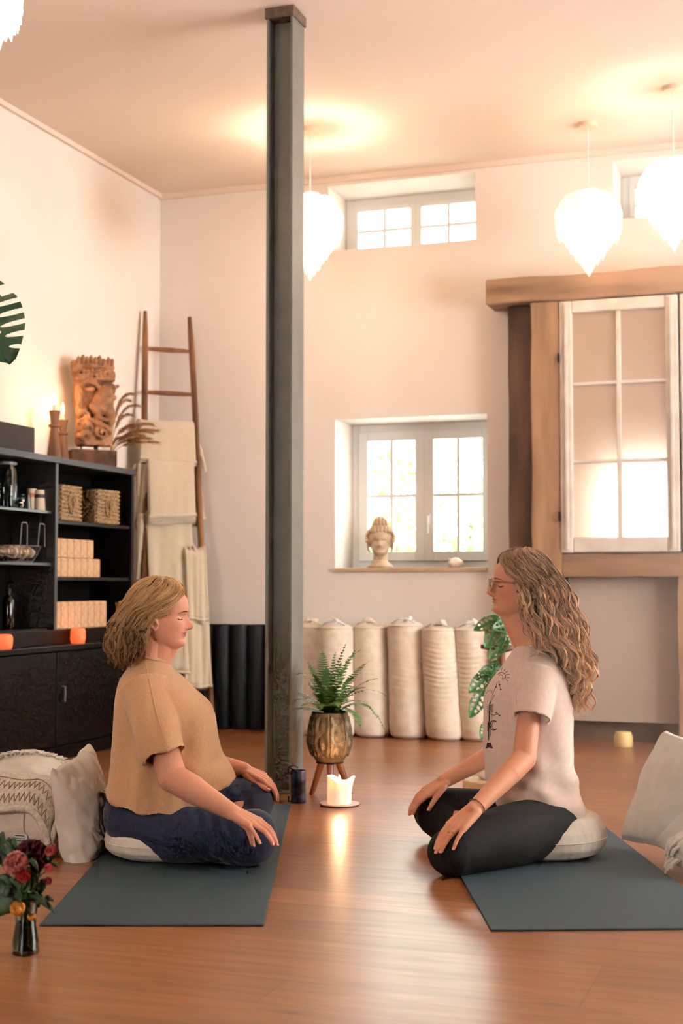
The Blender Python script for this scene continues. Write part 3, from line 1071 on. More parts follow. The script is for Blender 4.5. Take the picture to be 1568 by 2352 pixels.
drape('blanket', 'topmost beige wool blanket draped over the ladder, with pointed right corner', 1.99, -.222, .148, 1.79, 1.72, .014, 2, 1, .007, -.015, (-.22, .23),
      extra=side_flap(.13, .235, 2.0, 1.75, .35, -.012, 1), topoff=.045)
drape('blanket', 'second beige wool blanket folded in layers below the topmost one', 1.735, -.178, .13, 1.395, 1.35, .016, 3, 2, .003, .02, (-.178, .21),
      extra=multi(side_flap(.12, .225, 1.73, 1.43, .5, 0, 3), side_flap(-.235, -.165, 1.75, 1.36, 1, -.035, 5)), fringe=(-.232, 1.75, 1.32), topoff=.04)
drape('blanket', 'long hanging beige twill blanket reaching down behind the blonde bob hair', 1.42, -.185, .115, .42, .5, .012, 1, 3, .016, 0, (-.18, .17),
      extra=multi(side_flap(-.235, -.17, 1.42, 1.0, .8, -.03, 2, lean=-.01), side_flap(.09, .18, 1.21, 1.06, .3, -.08, 4)), topoff=.03)
drape('blanket', 'lower beige blanket hanging beside the face, on the right of the ladder', 1.14, .06, .20, .74, .55, .012, 2, 4, .008, -.01, (.0, .23), topoff=.05)
drape('blanket', 'lowest fringed beige blanket hanging on the right of the ladder', .84, .03, .205, .33, .3, .012, 1, 6, .012, .0, None, topoff=.055,
      fringe=(.2, .74, .55))

# ---------------- rolled dark mats ----------------
pr = [ony(p_, 1600, -.11)[0] for p_ in (474, 513, 552, 591, 630)]
labs = ['leftmost dark rolled mat beside the ladder foot', 'second dark rolled mat from the left', 'third dark rolled mat from the left, middle of the row', 'fourth dark rolled mat from the left', 'rightmost dark rolled mat, half hidden by the steel column']
base = None
for k, x in enumerate(pr):
    if base is None:
        mb = MB()
        pts = []
        sp = []
        for q in range(150):
            a = q * .3; r = .008 + .00112 * q / 3.0
            sp.append((r * math.cos(a), r * math.sin(a)))
        mb.lathe([(0, 0), (.058, 0), (.062, .006), (.062, .684), (.058, .69), (0, .688)], 36, fn=lambda r, z, a: r * (1 + .02 * math.cos(a * 2)))
        base = thing('rolled_mat', '', 'rolled mat')
        mb.build('roll', M_darkmat, base)
        MB().tube([(a, b, .6905) for a, b in sp], .0012, 4).build('spiral_edge', M_blacki, base)
        MB().tube([(.06, 0, .0), (.063, .006, .35), (.061, .0, .69)], .004, 5).build('outer_edge', M_darkmat, base)
        o = base
    else:
        o = copy_tree(base)
    o.location = R(x, -.11 + .01 * math.sin(k * 3), 0); o.rotation_euler.z = k * 1.1
    o['label'] = labs[k]; o['group'] = 'dark rolled mats standing against the wall'
# ---------------- bolsters ----------------
bl = [(716, 716, 0, 'cream bolster mostly hidden by the column edge and fern, leftmost'), (771, 772, -.09, 'cream bolster directly behind the fern'), (849, 855, 0, 'cream bolster just right of the fern, third from the column'),
      (931, 941, 0, 'upright cream bolster in the middle of the row, taller than its neighbours'), (1008, 1024, -.02, 'wrinkled cream bolster leaning left, second from the hanging plant'), (1083, 1100, .02, 'cream bolster beside the hanging plant, rightmost in view'),
      (1170, 1180, 0, 'cream bolster hidden behind the curly haired woman')]
bb = None
for k, (pt, pb, dy, lab) in enumerate(bl):
    yy = -.24 + dy
    xt, xb2 = ony(pt, 1450, yy + .05)[0], ony(pb, 1680, yy)[0]
    hh = [.70, .70, .70, .715, .69, .69, .7][k]
    o = thing('bolster', lab, 'bolster', R(xb2, yy, 0), RZ, 'cream bolsters standing against the back wall')
    rr = .122
    mb = MB().lathe([(0, 0), (rr * .8, 0), (rr * .97, .02), (rr * 1.02, .06), (rr, .3), (rr * .97, .5), (rr * .96, hh - .05), (rr * .9, hh - .02), (rr * .72, hh), (0, hh + .01)], 40)
    ml = 1 if k in (4, 5) else .4

    def fold(co, no, k=k, ml=ml):
        z = co[:, 2]; a = np.arctan2(co[:, 1], co[:, 0])
        d = .0018 * ml * np.sin(z * 210 + 2.2 * np.sin(a * 2 + k) + fbm(co, 9, k) * 3) * np.exp(-((z - .42) / .16) ** 2)
        d += .0006 * np.sin(z * 95 + a * 2 + k) + fbm(co, 12, k) * .004
        co = co + no * d[:, None]
        co[:, 0] += (xt - xb2) * (z / hh)
        co[:, 1] += .05 * (z / hh)
        co[:, 2] = np.maximum(co[:, 2], 0.001)
        return co
    put('cover', remesh(mb, .006, 2, post=fold), M_cotton, o, ang=180)
    dx = xt - xb2
    m = MB()
    rs = random.Random(k)
    m.tube([(dx + rr * .93 * math.cos(a), .05 + rr * .93 * math.sin(a), hh - .018) for a in np.linspace(0, 2 * PI, 40)], .004, 6)
    m.build('piping', M_cotton, o)
    m = MB()
    for q in range(5):
        a = rs.uniform(0, 6.28); b = a + rs.uniform(1, 2.5)
        m.tube([(dx + .06 * math.cos(a), .05 + .06 * math.sin(a), hh), (dx + .03 * math.cos((a + b) / 2), .05, hh + rs.uniform(.02, .045)), (dx + .06 * math.cos(b), .05 + .06 * math.sin(b), hh)], [.012, .018, .012], 8, flat=.4)
    m.tube([(dx - .07, .0, hh), (dx - .03, -.03, hh + .022), (dx + .04, -.04, hh + .024), (dx + .08, -.01, hh)], .009, 8, flat=.5)
    m.build('handle', M_white if k % 2 else M_cotton, o)
# ================= people =================
def skin(name, base, red):
    m = pm(name, base, base, sc=40, rough=.5, attr='col', sss=.12, bump=.0004, bsc=220, spec=.35)
    return m


def zt(p, mir, org, sc, yaw=0):
    pass


FRONT = [(-.02, .02), (-.008, .045), (0, .062), (.006, .076), (.014, .083), (.022, .0835), (.030, .079), (.036, .080), (.041, .0835), (.0455, .0835), (.048, .0795), (.051, .085), (.056, .0845), (.061, .0815), (.070, .081),
         (.085, .080), (.100, .0785), (.107, .079), (.113, .083), (.121, .087), (.135, .088), (.150, .086), (.165, .080), (.180, .069), (.193, .053), (.204, .030), (.211, .0), (.2135, -.02)]
BACK = [(-.02, -.02), (0, -.015), (.02, -.028), (.04, -.046), (.06, -.066), (.08, -.084), (.10, -.096), (.125, -.103), (.145, -.103), (.165, -.097), (.182, -.085), (.197, -.066), (.207, -.045), (.2135, -.022)]
HALF = [(-.02, .012), (-.008, .024), (0, .030), (.010, .038), (.022, .045), (.035, .051), (.05, .0565), (.07, .062), (.085, .0665), (.10, .069), (.12, .072), (.145, .0745), (.165, .071), (.182, .062), (.197, .045), (.207, .025), (.2135, .004)]


def smooth_tab(tab, sg):
    z = np.arange(-.03, .225, .0005)
    v = np.interp(z, [t[0] for t in tab], [t[1] for t in tab])
    k = np.exp(-(np.arange(-40, 41) * .0005 / sg) ** 2 / 2); k /= k.sum()
    vp = np.concatenate([np.full(40, v[0]), v, np.full(40, v[-1])])
    w = np.convolve(vp, k, 'valid')
    m = z > .195                      # leave the crown closed
    w[m] = v[m]
    return list(zip(z, w))


FBASE = smooth_tab(FRONT, .010)
FRONT = smooth_tab(FRONT, .0014)
BACK = smooth_tab(BACK, .006)
HALF = smooth_tab(HALF, .006)


def head_mesh(mb, M, nose=1.0, chub=0.0):
    n = 120
    zs = np.concatenate([np.linspace(-.019, .21, 118), [.2115, .2128, .2134]])
    rings = []
    for z in zs:
        fr = float(interp(z, FBASE)); fdet = float(interp(z, FRONT)) - fr; bk = float(interp(z, BACK)); hw = float(interp(z, HALF)) + chub * math.exp(-((z - .03) / .04) ** 2)
        cx = fr * .35 + bk * .65 if z > 0 else (fr + bk) / 2
        ring = []
        for k in range(n):
            a = 2 * PI * k / n
            ca, sa = math.cos(a), math.sin(a)
            e = .86
            rx = (fr - cx) if ca > 0 else (cx - bk)
            x = cx + rx * math.copysign(abs(ca) ** e, ca)
            y = hw * math.copysign(abs(sa) ** (.92), sa)
            if ca > 0:
                x += fdet * math.exp(-(y / (.027 if z > .03 else .034)) ** 4)
                # nose
                zz = z
                nh = float(interp(zz, [(.056, 0), (.060, .006), (.0635, .020), (.068, .0275), (.072, .029), (.077, .0275), (.085, .0222), (.095, .0152), (.104, .0088), (.112, .003), (.118, 0)]))
                sg = float(interp(zz, [(.06, .0135), (.068, .0125), (.075, .0105), (.085, .0085), (.1, .0075), (.115, .009)]))
                x += nose * nh * math.exp(-(y / sg) ** 2)
                x += .0045 * math.exp(-((abs(y) - .0135) / .0045) ** 2 - ((z - .066) / .0055) ** 2)   # nostril wings
                # face rounds off sideways: pull the lip/chin detail to the middle
                x -= .006 * (1 - math.exp(-(y / .03) ** 2)) * math.exp(-((z - .045) / .03) ** 2)
                # eye sockets + closed lids
                x -= .0145 * math.exp(-((abs(y) - .031) / .014) ** 2 - ((z - .101) / .0095) ** 2)
                x += .0095 * math.exp(-((abs(y) - .032) / .0105) ** 2 - ((z - .0985) / .0058) ** 2)
                x -= .0022 * math.exp(-((z - .0482) / .0016) ** 2 - (y / .022) ** 4)
                x -= .0018 * math.exp(-((abs(y) - (.017 + (.068 - z) * .55)) / .0022) ** 2) * (.042 < z < .070)
                # cheek
                x += .004 * math.exp(-((abs(y) - .038) / .016) ** 2 - ((z - .072) / .018) ** 2)
                # brow ridge
                x += .0025 * math.exp(-((abs(y) - .026) / .018) ** 2 - ((z - .117) / .006) ** 2)
                x += .003 * math.exp(-(y / .012) ** 2 - ((z - .0425) / .003) ** 2) + .002 * math.exp(-((y) / .014) ** 2 - ((z - .0525) / .003) ** 2)
            ring.append((x, y, z))
        rings.append(ring)
    mb.loft(rings, M=M)
    for s in (-1, 1):
        # ears: rim, lobe, inner fold
        pts = [(-.006, s * .069, .064), (-.0, s * .071, .075), (-.014, s * .078, .098), (-.026, s * .081, .106), (-.034, s * .08, .098), (-.032, s * .077, .082), (-.018, s * .073, .066), (-.010, s * .070, .058), (-.004, s * .068, .062)]
        mb.tube(pts, [.0045, .004, .0035, .004, .004, .0038, .0045, .0055, .004], 8, M=M)
        mb.ell((-.016, s * .069, .08), (.015, .005, .02), 8, 12, M=M)


def hand(mb, wrist, d, n, side, M=None, L=1.0, curls=None, spread=None, thumb=(.75, .25, .3), tuck=0):
    """wrist point, pointing direction d, back-of-hand normal n, side=+1 if thumb lies along d x n"""
    d = Vector(d).normalized(); n = Vector(n); n = (n - d * n.dot(d)).normalized()
    lt = d.cross(n).normalized() * side          # towards the thumb
    W = Vector(wrist)
    curls = curls or [(.25, .3, .25)] * 4
    spread = spread or [.12, .02, -.06, -.2]
    # palm
    for k, (u, v) in enumerate([(.026, .024), (.009, .026), (-.009, .024), (-.026, .02)]):
        p0 = W + lt * u * .62 * L
        p1 = W + d * (.088 - .005 * abs(k - 1)) * L + lt * u * 1.0 * L
        mb.cap(p0, p1, .0155 * L, .0118 * L, 12, M)
    mb.cap(W + d * .02 * L - n * .008 * L + lt * (.016 - .01 * tuck) * L, W + d * .055 * L - n * .012 * L + lt * (.024 - .012 * tuck) * L, .014 * L, .012 * L, 12, M)   # thumb pad
    mb.cap(W + d * .02 * L - n * .006 * L - lt * .016 * L, W + d * .06 * L - n * .006 * L - lt * .02 * L, .013 * L, .011 * L, 12, M)
    tips = []
    lens = [(.043, .025, .019), (.047, .029, .02), (.043, .027, .02), (.034, .020, .017)]
    rad = [.0088, .009, .0085, .0076]
    us = [.0285, .0095, -.0095, -.0275]
    for k in range(4):
        p = W + d * (.088 - [.003, 0, .003, .011][k]) * L + lt * us[k] * L + n * .001
        dd = (d + lt * spread[k]).normalized(); nn = (n - dd * n.dot(dd)).normalized()
        ang = 0
        r = rad[k] * L
        mb.ell(p, (r * 1.22,) * 3, 8, 12, M)
        js = [p]
        for q in range(3):
            ang += curls[k][q]
            dir_ = dd * math.cos(ang) - nn * math.sin(ang)
            p2 = p + dir_ * lens[k][q] * L
            mb.cap(p, p2, r, r * .9, 12, M)
            p = p2; r *= .9
            js.append(p)
        tips.append((js, nn, dir_, r))
    # thumb
    p = W + d * .018 * L + lt * (.024 - .02 * tuck) * L - n * (.006 + .012 * tuck) * L
    a, b, c = thumb
    t1 = (d * math.cos(a) + lt * math.sin(a) - n * .25).normalized()
    p2 = p + t1 * .043 * L; mb.cap(p, p2, .0145 * L, .0112 * L, 12, M)
    t2 = (d * math.cos(a - b) + lt * math.sin(a - b) - n * c).normalized()
    p3 = p2 + t2 * .032 * L; mb.cap(p2, p3, .0108 * L, .0098 * L, 12, M)
    t3 = (d * math.cos(a - 1.5 * b) + lt * math.sin(a - 1.5 * b) - n * c * 1.4).normalized()
    p4 = p3 + t3 * .024 * L; mb.cap(p3, p4, .0098 * L, .0078 * L, 12, M)
    tips.append(([p, p2, p3, p4], (n * .7 - lt * 0 + n * 0).normalized(), t3, .0085 * L))
    return tips


def nails(tips, mat, parent, M=None):
    for js, nn, d, r in tips:
        up = (nn - d * nn.dot(d)).normalized()
        c = js[-1] + up * (r * .72) + d * r * .1
        lt = d.cross(up)
        m = MB(M)
        g = []
        for i in range(5):
            t = (i / 4 - .5) * 2
            g.append([c + d * (t * r * .85) + lt * (s * r * .62 * math.sqrt(max(0, 1 - .5 * t * t))) + up * (.0016 - .22 * r * s * s) for s in (-1, -.5, 0, .5, 1)])
        m.grid(g)
        m.build('fingernail', mat, parent)


def persp_body(P, mir):
    """P(px,py,Y) helper returns world; mir unused"""
    return P


def skin_cols(me, HM, base, lips, blush, hand_pts, lipw=.024):
    n = len(me.vertices)
    co = np.empty(n * 3); me.vertices.foreach_get('co', co); co = co.reshape(n, 3)
    I = np.array(HM.inverted())
    h = co @ I[:3, :3].T + I[:3, 3]
    b = np.array(lin(base)); L = np.array(lin(lips)); B = np.array(lin(blush))
    w1 = np.exp(-((h[:, 1]) / lipw) ** 4) * np.exp(-((h[:, 2] - .0475) / .0078) ** 4) * (h[:, 0] > .06) * .95
    w2 = (np.exp(-((np.abs(h[:, 1]) - .045) / .022) ** 2 - ((h[:, 2] - .07) / .024) ** 2) / (1 + np.exp(-(h[:, 0] - .03) / .008)) * .36
          + np.exp(-((h[:, 1]) / .012) ** 2 - ((h[:, 2] - .07) / .01) ** 2) * (h[:, 0] > .08) * .5)
    w3 = np.zeros(n)
    for p in hand_pts:
        w3 = np.maximum(w3, np.exp(-(np.linalg.norm(co - np.array(p), axis=1) / .016) ** 2) * .45)
    w2 = np.clip(np.maximum(w2, w3) + fbm(co, 60, 11) * .10 + .05, 0, 1)
    c = b * (1 - w2)[:, None] + B * w2[:, None]
    c = c * (1 - w1)[:, None] + L * w1[:, None]
    nos = np.exp(-((np.abs(h[:, 1]) - .0075) / .0035) ** 2 - ((h[:, 2] - .0615) / .0022) ** 2) * (h[:, 0] > .085)  # nostrils: their shade is put into the skin colour
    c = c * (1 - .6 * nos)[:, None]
    line = np.exp(-((h[:, 2] - .0482) / .0013) ** 2) * np.exp(-(h[:, 1] / .023) ** 6) * (h[:, 0] > .06)  # crease between the lips, its shade darkened into the colour
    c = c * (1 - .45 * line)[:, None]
    setcol(me, c)


def face_parts(HM, root, hairc, lashes=True):
    mh = pm('brow_hair', tuple(int(q * .78) for q in hairc), rough=.8)
    for s in (-1, 1):
        xs = lambda y, z: float(interp(z, FRONT)) - .0  # front plane
        m = MB(HM)
        pts = [(0, 0, 0)] * 0
        m2 = []
        for t in np.linspace(0, 1, 9):
            y = s * (.0215 + .022 * t); z = .0968 - .0035 * math.sin(PI * t)
            m2.append((y, z))
        BV = FACE_BVH[0]
        pl = []
        I = HM
        for (y, z) in m2:
            o = I @ Vector((.2, y, z)); dd = (I.to_3x3() @ Vector((-1, 0, 0))).normalized()
            h = BV.ray_cast(o, dd)
            if h[0] is not None:
                pl.append(h[0] - dd * .0008)
        if len(pl) > 3:
            MB().tube(pl, [.0010] + [.0019] * (len(pl) - 2) + [.0008], 6).build('eyelashes', mh, root)
        pl = []
        for t in np.linspace(0, 1, 9):
            y = s * (.014 + .034 * t); z = .1175 + .006 * math.sin(PI * (t * .8 + .1)) - .006 * t
            o = I @ Vector((.2, y, z)); dd = (I.to_3x3() @ Vector((-1, 0, 0))).normalized()
            h = BV.ray_cast(o, dd)
            if h[0] is not None:
                pl.append(h[0] - dd * .0004)
        if len(pl) > 3:
            MB().tube(pl, [.0016, .003, .0034, .0034, .0032, .0028, .0022, .0016, .0008][:len(pl)], 6, flat=.5).build('eyebrow', mh, root)


FACE_BVH = [None]


def bvh(me):
    return BVHTree.FromPolygons([v.co.copy() for v in me.vertices], [tuple(p.vertices) for p in me.polygons])


def lay(BV, pts, off=.001):
    """rays from the viewer through picture points onto a surface"""
    out = []
    for px, py in pts:
        d = ray(px, py).normalized()
        h = BV.ray_cast(EYE, d)
        if h[0] is not None:
            out.append(h[0] + h[1] * off)
    return out


def torso(mb, front, back, half, zside, zfront, zback, ztop, ymid, n=56, m=44, wall=.013, yoff=None, expo=.85):
    """cloth body of revolution-ish lofted from side-view outlines (z ascending tables, x sign as given)"""
    def ring(t, inset=0, up=0):
        r = []
        for k in range(n):
            a = 2 * PI * k / n
            ca, sa = math.cos(a), math.sin(a)
            zh = zside + (zfront - zside) * max(0, ca) ** 2 + (zback - zside) * max(0, -ca) ** 2
            z = zh + (ztop - zh) * t + up
            f, b_, hw = float(interp(z, front)), float(interp(z, back)), float(interp(z, half))
            cx = (f + b_) / 2; rx = (f - b_) / 2
            sg = 1 if rx > 0 else -1
            rr = (abs(rx) - inset) * sg; hh = hw - inset
            x = cx + rr * math.copysign(abs(ca) ** expo, ca)
            y = ymid - hh * math.copysign(abs(sa) ** expo, sa) * (1 if True else 1)
            r.append((x, y, z))
        return r
    rings = []
    if wall:
        rings += [ring(.0, wall, .10), ring(0, wall, .05), ring(0, wall, .004)]
    rings += [ring(i / m) for i in range(m + 1)]
    if front[0][1] > back[0][1]:
        rings = [list(reversed(r)) for r in rings]
    mb.loft(rings)


def sleeve(mb, p0, p1, r0, r1, mid=None, wall=.009, n=28, flat=1.0):
    pts = bez(p0, mid or (Vector(p0) + Vector(p1)) / 2, p1, 8)
    d = (pts[-1] - pts[-2]).normalized()
    rs = [r0 + (r1 - r0) * i / 8 for i in range(9)]
    pts += [pts[-1] - d * .004, pts[-1] - d * .05]
    rs += [r1 - wall, r1 - wall]
    # the doubled-back inner lining makes an open cuff
    nrm = None
    rings = []
    for i, p in enumerate(pts):
        t = d if i > 6 else (pts[min(i + 1, 8)] - pts[max(i - 1, 0)]).normalized()
        if nrm is None:
            nrm = (Vector((1, 0, 0)) - t * t.x).normalized()
        nrm = (nrm - t * nrm.dot(t)).normalized(); bn = t.cross(nrm)
        rings.append([p + (nrm * math.cos(2 * PI * k / n) + bn * flat * math.sin(2 * PI * k / n)) * rs[i] for k in range(n)])
    mb.loft(rings)


# ---------------- hair ----------------
def wisps(locks, n, rs, amp):
    out = []
    for k in range(n):
        P = rs.choice(locks)[0]
        o = Vector((rs.gauss(0, 1), rs.gauss(0, .7), rs.gauss(0, .6))) * amp
        m = len(P)
        c = sum(P, Vector()) / m
        Q = []
        for i, p in enumerate(P):
            t = i / m
            w = t ** 1.3
            Q.append(p + (o + (p - c).normalized() * amp * .6) * w + Vector((math.sin(i * .8 + k), math.cos(i * .7 + k), 0)) * .004 * w)
        out.append((Q, .001, .004, .5 + .4 * rs.random()))
    return out


def make_hair(name, locks, mat, parent, c_dark, c_light, rad=.0011, child=14, cr=.006, seed=0, lightfn=None):
    """locks: list of (list of Vector, spread0, spread1, colour t)"""
    rs = np.random.RandomState(seed)
    V, Fc, C = [], [], []
    cd, cl = np.array(lin(c_dark)), np.array(lin(c_light))
    vo = 0
    for pts, s0, s1, ct in locks:
        P = np.array([tuple(p) for p in pts]); m = len(P)
        T_ = np.gradient(P, axis=0); T_ /= np.linalg.norm(T_, axis=1)[:, None] + 1e-9
        A = np.cross(T_, np.array([.3, .2, 1.0])); A /= np.linalg.norm(A, axis=1)[:, None] + 1e-9
        B = np.cross(T_, A)
        tt = np.linspace(0, 1, m)
        for c in range(child):
            a, r = rs.rand() * 2 * PI, math.sqrt(rs.rand())
            sp = (s0 + (s1 - s0) * tt) * r
            w1 = rs.rand() * 6; fr = 6 + rs.rand() * 6
            wob = .0016 * np.sin(tt * fr * 2 + w1)
            cut = 1 if rs.rand() < .75 else .8 + .2 * rs.rand()
            Q = P + A * (np.cos(a) * sp + wob)[:, None] + B * (np.sin(a) * sp + wob * .7)[:, None]
            k = max(4, int(m * cut)); Q = Q[:k]
            R_ = rad * np.ones(k); R_[-3:] *= [.8, .55, .2]; R_[0] *= .5
            col = np.clip(ct + rs.normal() * .14, 0, 1)
            base = len(V)
            t3 = [0, 2.094, 4.189]
            rings = np.stack([Q + (A[:k] * math.cos(x) + B[:k] * math.sin(x)) * R_[:, None] for x in t3], axis=1)
            V.append(rings.reshape(-1, 3))
            idx = np.arange(k - 1)[:, None] * 3 + np.arange(3)[None, :]
            nx = np.arange(k - 1)[:, None] * 3 + (np.arange(3)[None, :] + 1) % 3
            f = np.stack([idx, nx, nx + 3, idx + 3], axis=2).reshape(-1, 4) + vo
            Fc.append(f); vo += k * 3
            lt = np.clip(col + (lightfn(np.linspace(0, 1, k)) if lightfn else 0), 0, 1)
            cc = cd[None] * (1 - lt)[:, None] + cl[None] * lt[:, None]
            C.append(np.repeat(cc, 3, axis=0))
    V = np.concatenate(V); Fa = np.concatenate(Fc); C = np.concatenate(C)
    me = bpy.data.meshes.new(name)
    me.vertices.add(len(V)); me.vertices.foreach_set('co', V.ravel())
    me.loops.add(len(Fa) * 4); me.loops.foreach_set('vertex_index', Fa.ravel().astype(np.int32))
    me.polygons.add(len(Fa)); me.polygons.foreach_set('loop_start', np.arange(len(Fa), dtype=np.int32) * 4)
    me.polygons.foreach_set('loop_total', np.full(len(Fa), 4, dtype=np.int32))
    me.update(calc_edges=True); me.validate()
    setcol(me, C)
    return put(name, me, mat, parent, True, ang=180)


def hair_locks(HM, N, rs, cz, rx, ry, zend, hairline, phi_min, coll, wave, wf, step=.009, zroot_min=.03, sweep=.55, tint=(.3, .35)):
    """locks described round the head: azimuth phi from the face, height z; cz/rx/ry tables give the hanging silhouette"""
    out = []
    top = .2135
    for k in range(N):
        while True:
            az = rs.uniform(-PI, PI); el = math.asin(rs.uniform(-.35, 1))
            if el > hairline(abs(az)):
                break
        x0 = -.010 + .104 * math.cos(el) * math.cos(az); y0 = .081 * math.cos(el) * math.sin(az); z0 = .118 + .104 * math.sin(el)
        sd = 1 if az >= 0 else -1
        if abs(az) < .12:
            sd = rs.choice((-1, 1))
        aa = abs(az)
        pe = phi_min + (PI - phi_min) * ((max(0, aa - .25) / (PI - .25)) ** .9)
        pe = max(aa, pe) if aa > phi_min else pe
        pe = min(PI, pe + rs.uniform(-.1, .15))
        lay_ = min(1, max(.0, (z0 - zroot_min) / .17)) * .75 + .25 * rs.random()
        ze = zend(pe, rs)
        path = []
        n = max(8, int((z0 - ze + .05) / step))
        for i in range(n + 1):
            t = i / n
            z = z0 + (ze - z0) * t
            if t < .25 and z0 > .15:
                z += .006 * math.sin(PI * t / .25)
            q = min(1, t * (z0 - ze) / max(.02, sweep * (z0 - .03)) if z0 > .05 else 1)
            q = q * q * (3 - 2 * q) * .5 + q * .5
            ph = aa + (pe - aa) * q
            # dome over the skull, then the hanging table
            zc = min(z, .2215)
            f = math.sqrt(max(0, 1 - ((max(z, .118) - .118) / .1035) ** 2)) if z > .118 else 1
            cx, RX, RY = float(interp(z, cz)), float(interp(z, rx)), float(interp(z, ry))
            lx_ = .45 + .55 * lay_
            if z > .118:
                ex = 1.0 + .07 * lay_ + .05 * lay_ * rs.random() * 0
                w = (z - .118) / .1035; w = min(1, w * 1.6)
                hx = -.010 + (.104 * ex) * f * math.cos(ph); hy = .081 * ex * f * math.sin(ph)
                gx = cx + RX * lx_ * f * math.cos(ph); gy = RY * lx_ * f * math.sin(ph)
                x_, y_ = gx * (1 - w) + hx * w, gy * (1 - w) + hy * w
                if ph < PI / 2:
                    q2 = max(0, 1 - w * 1.0)
                    x_ = hx * (1 - q2) + (cx + .10 * math.cos(ph)) * q2; y_ = hy
                z_ = z + .012 * lay_ * w
            else:
                x_ = cx + RX * lx_ * math.cos(ph); y_ = RY * lx_ * math.sin(ph); z_ = z
                if ph < PI / 2:
                    x_ = cx + .10 * math.cos(ph)
            path.append(Vector((x_, sd * y_, z_)))
        P = [HM @ p for p in path]
        # keep outside head, neck and shoulders
        for i, p in enumerate(P):
            for M, Mi in coll:
                q = Mi @ p
                l = q.length
                lim = 1.0 + .06 * lay_ * min(1, i / 4)
                if l < lim:
                    p = M @ (q * (lim / max(l, 1e-4)))
            P[i] = p
        for _ in range(3):
            P = [P[0]] + [(P[i - 1] + P[i] * 2 + P[i + 1]) / 4 for i in range(1, len(P) - 1)] + [P[-1]]
        if wave:
            am0, am1 = wave; ph0, ph1 = rs.random() * 6, rs.random() * 6; W = wf * rs.uniform(.8, 1.25)
            o2 = []
            L = 0
            for i, q in enumerate(P):
                if i:
                    L += (P[i] - P[i - 1]).length
                tt = (P[min(i + 1, len(P) - 1)] - P[max(i - 1, 0)]).normalized()
                a = tt.cross(Vector((.2, 1, .1))).normalized(); b = tt.cross(a)
                am = (am0 + (am1 - am0) * i / len(P)) * min(1, L / .06)
                o2.append(q + a * am * math.sin(L * W + ph0) + b * am * .8 * math.cos(L * W * .83 + ph1))
            P = o2
        out.append((P, .0035, .0095, tint[0] + tint[1] * rs.random()))
    return out


def ellm(c, r, ry=0):
    M = Matrix.Translation(Vector(c)) @ Matrix.Rotation(ry, 4, 'Y') @ Matrix.Diagonal((*r, 1))
    return M, M.inverted()


M_hair = pm('hair_strands', (255, 255, 255), rough=.42, attr='col', spec=.4)
M_nail = pm('nail', (232, 170, 146), rough=.25)
YM = 4.97


def P1(px, py, Y):
    return at(px, py, Y)


# ======== woman in the camel sweater (facing right) ========
w1 = thing('person', 'person with blonde bob in camel short-sleeved sweater and navy pants, sitting cross-legged facing right', 'person', (-.55, YM, 0))


def world_parent(o, root):
    o.parent = root
    o.matrix_parent_inverse = Matrix.Translation(-Vector(root.location))


_put = put


def wput(name, me, mat, root, **k):
    me.transform(Matrix.Translation(-Vector(root.location)))
    return put(name, me, mat, root, True, ang=k.pop('ang', 180), **k)


def wbuild(mb, name, mat, root, parent=None, ang=40, label=None):
    me = mb.mesh(name); me.transform(Matrix.Translation(-Vector(root.location)))
    o = put(name, me, mat, parent or root, True, ang=ang)
    if label:
        o['label'] = label
    return o


HS = 1.09
c1 = at(413, 1487, YM)
HM1 = Matrix.Translation(c1 - Vector((.066 * HS, 0, 0))) @ Matrix.Rotation(math.radians(2.5), 4, 'Y') @ Matrix.Scale(HS, 4)
mb = MB()
head_mesh(mb, HM1, .95, .005)
nb = at(335, 1535, YM)
mb.cap(nb, HM1 @ Vector((-.03, 0, .045)), .070, .056, 24)
mb.cap(at(352, 1532, YM), HM1 @ Vector((.012, 0, .018)), .055, .046, 24)
mb.cap(at(352, 1528, YM), HM1 @ Vector((.035, 0, .008)), .045, .03, 20)
# torso core (hidden by the sweater)
mb.cap(at(325, 1840, YM), at(350, 1640, YM), .125, .10, 24)
mb.cap(at(350, 1640, YM), at(335, 1560, YM), .12, .075, 24)
for s, Y in ((-1, 4.84), (1, 5.10)):
    mb.cap(at(335, 1585, Y + .02 * -s), at(336, 1565, YM), .045, .05, 20)
# near arm
shn = at(342, 1600, 4.855); eln = at(396, 1786, 4.735); wrn = at(533, 1866, 4.64)
mb.cap(shn, eln, .044, .050, 24); mb.cap(eln, eln.lerp(wrn, .35), .049, .0475, 24); mb.cap(eln.lerp(wrn, .3), wrn, .048, .0275, 24)
mb.ell(wrn, (.031, .024, .024))
hd = at(600, 1890, 4.60) - at(545, 1862, 4.64)
t1n = hand(mb, wrn + Vector((.004, 0, 0)), hd + Vector((0, 0, .0)), (.45, -.42, .78), -1, L=1.03, curls=[(.18, .42, .3), (.16, .4, .3), (.16, .38, .3), (.3, .18, .12)], spread=[-.07, -.01, .05, -.26], thumb=(.02, .0, 1.3), tuck=1)
# far arm
shf = at(342, 1600, 5.09); elf = at(430, 1740, 5.22); wrf = at(560, 1768, 5.22)
mb.cap(shf, elf, .042, .047, 24); mb.cap(elf, wrf, .047, .028, 24)
hd2 = at(610, 1790, 5.22) - at(560, 1768, 5.22)
t1f = hand(mb, wrf, hd2, (.3, -.3, .9), 1, L=1.0, curls=[(.3, .5, .35), (.35, .5, .35), (.35, .5, .35), (.35, .5, .35)], spread=[-.05, .0, .03, .04], thumb=(.3, .05, -.08))
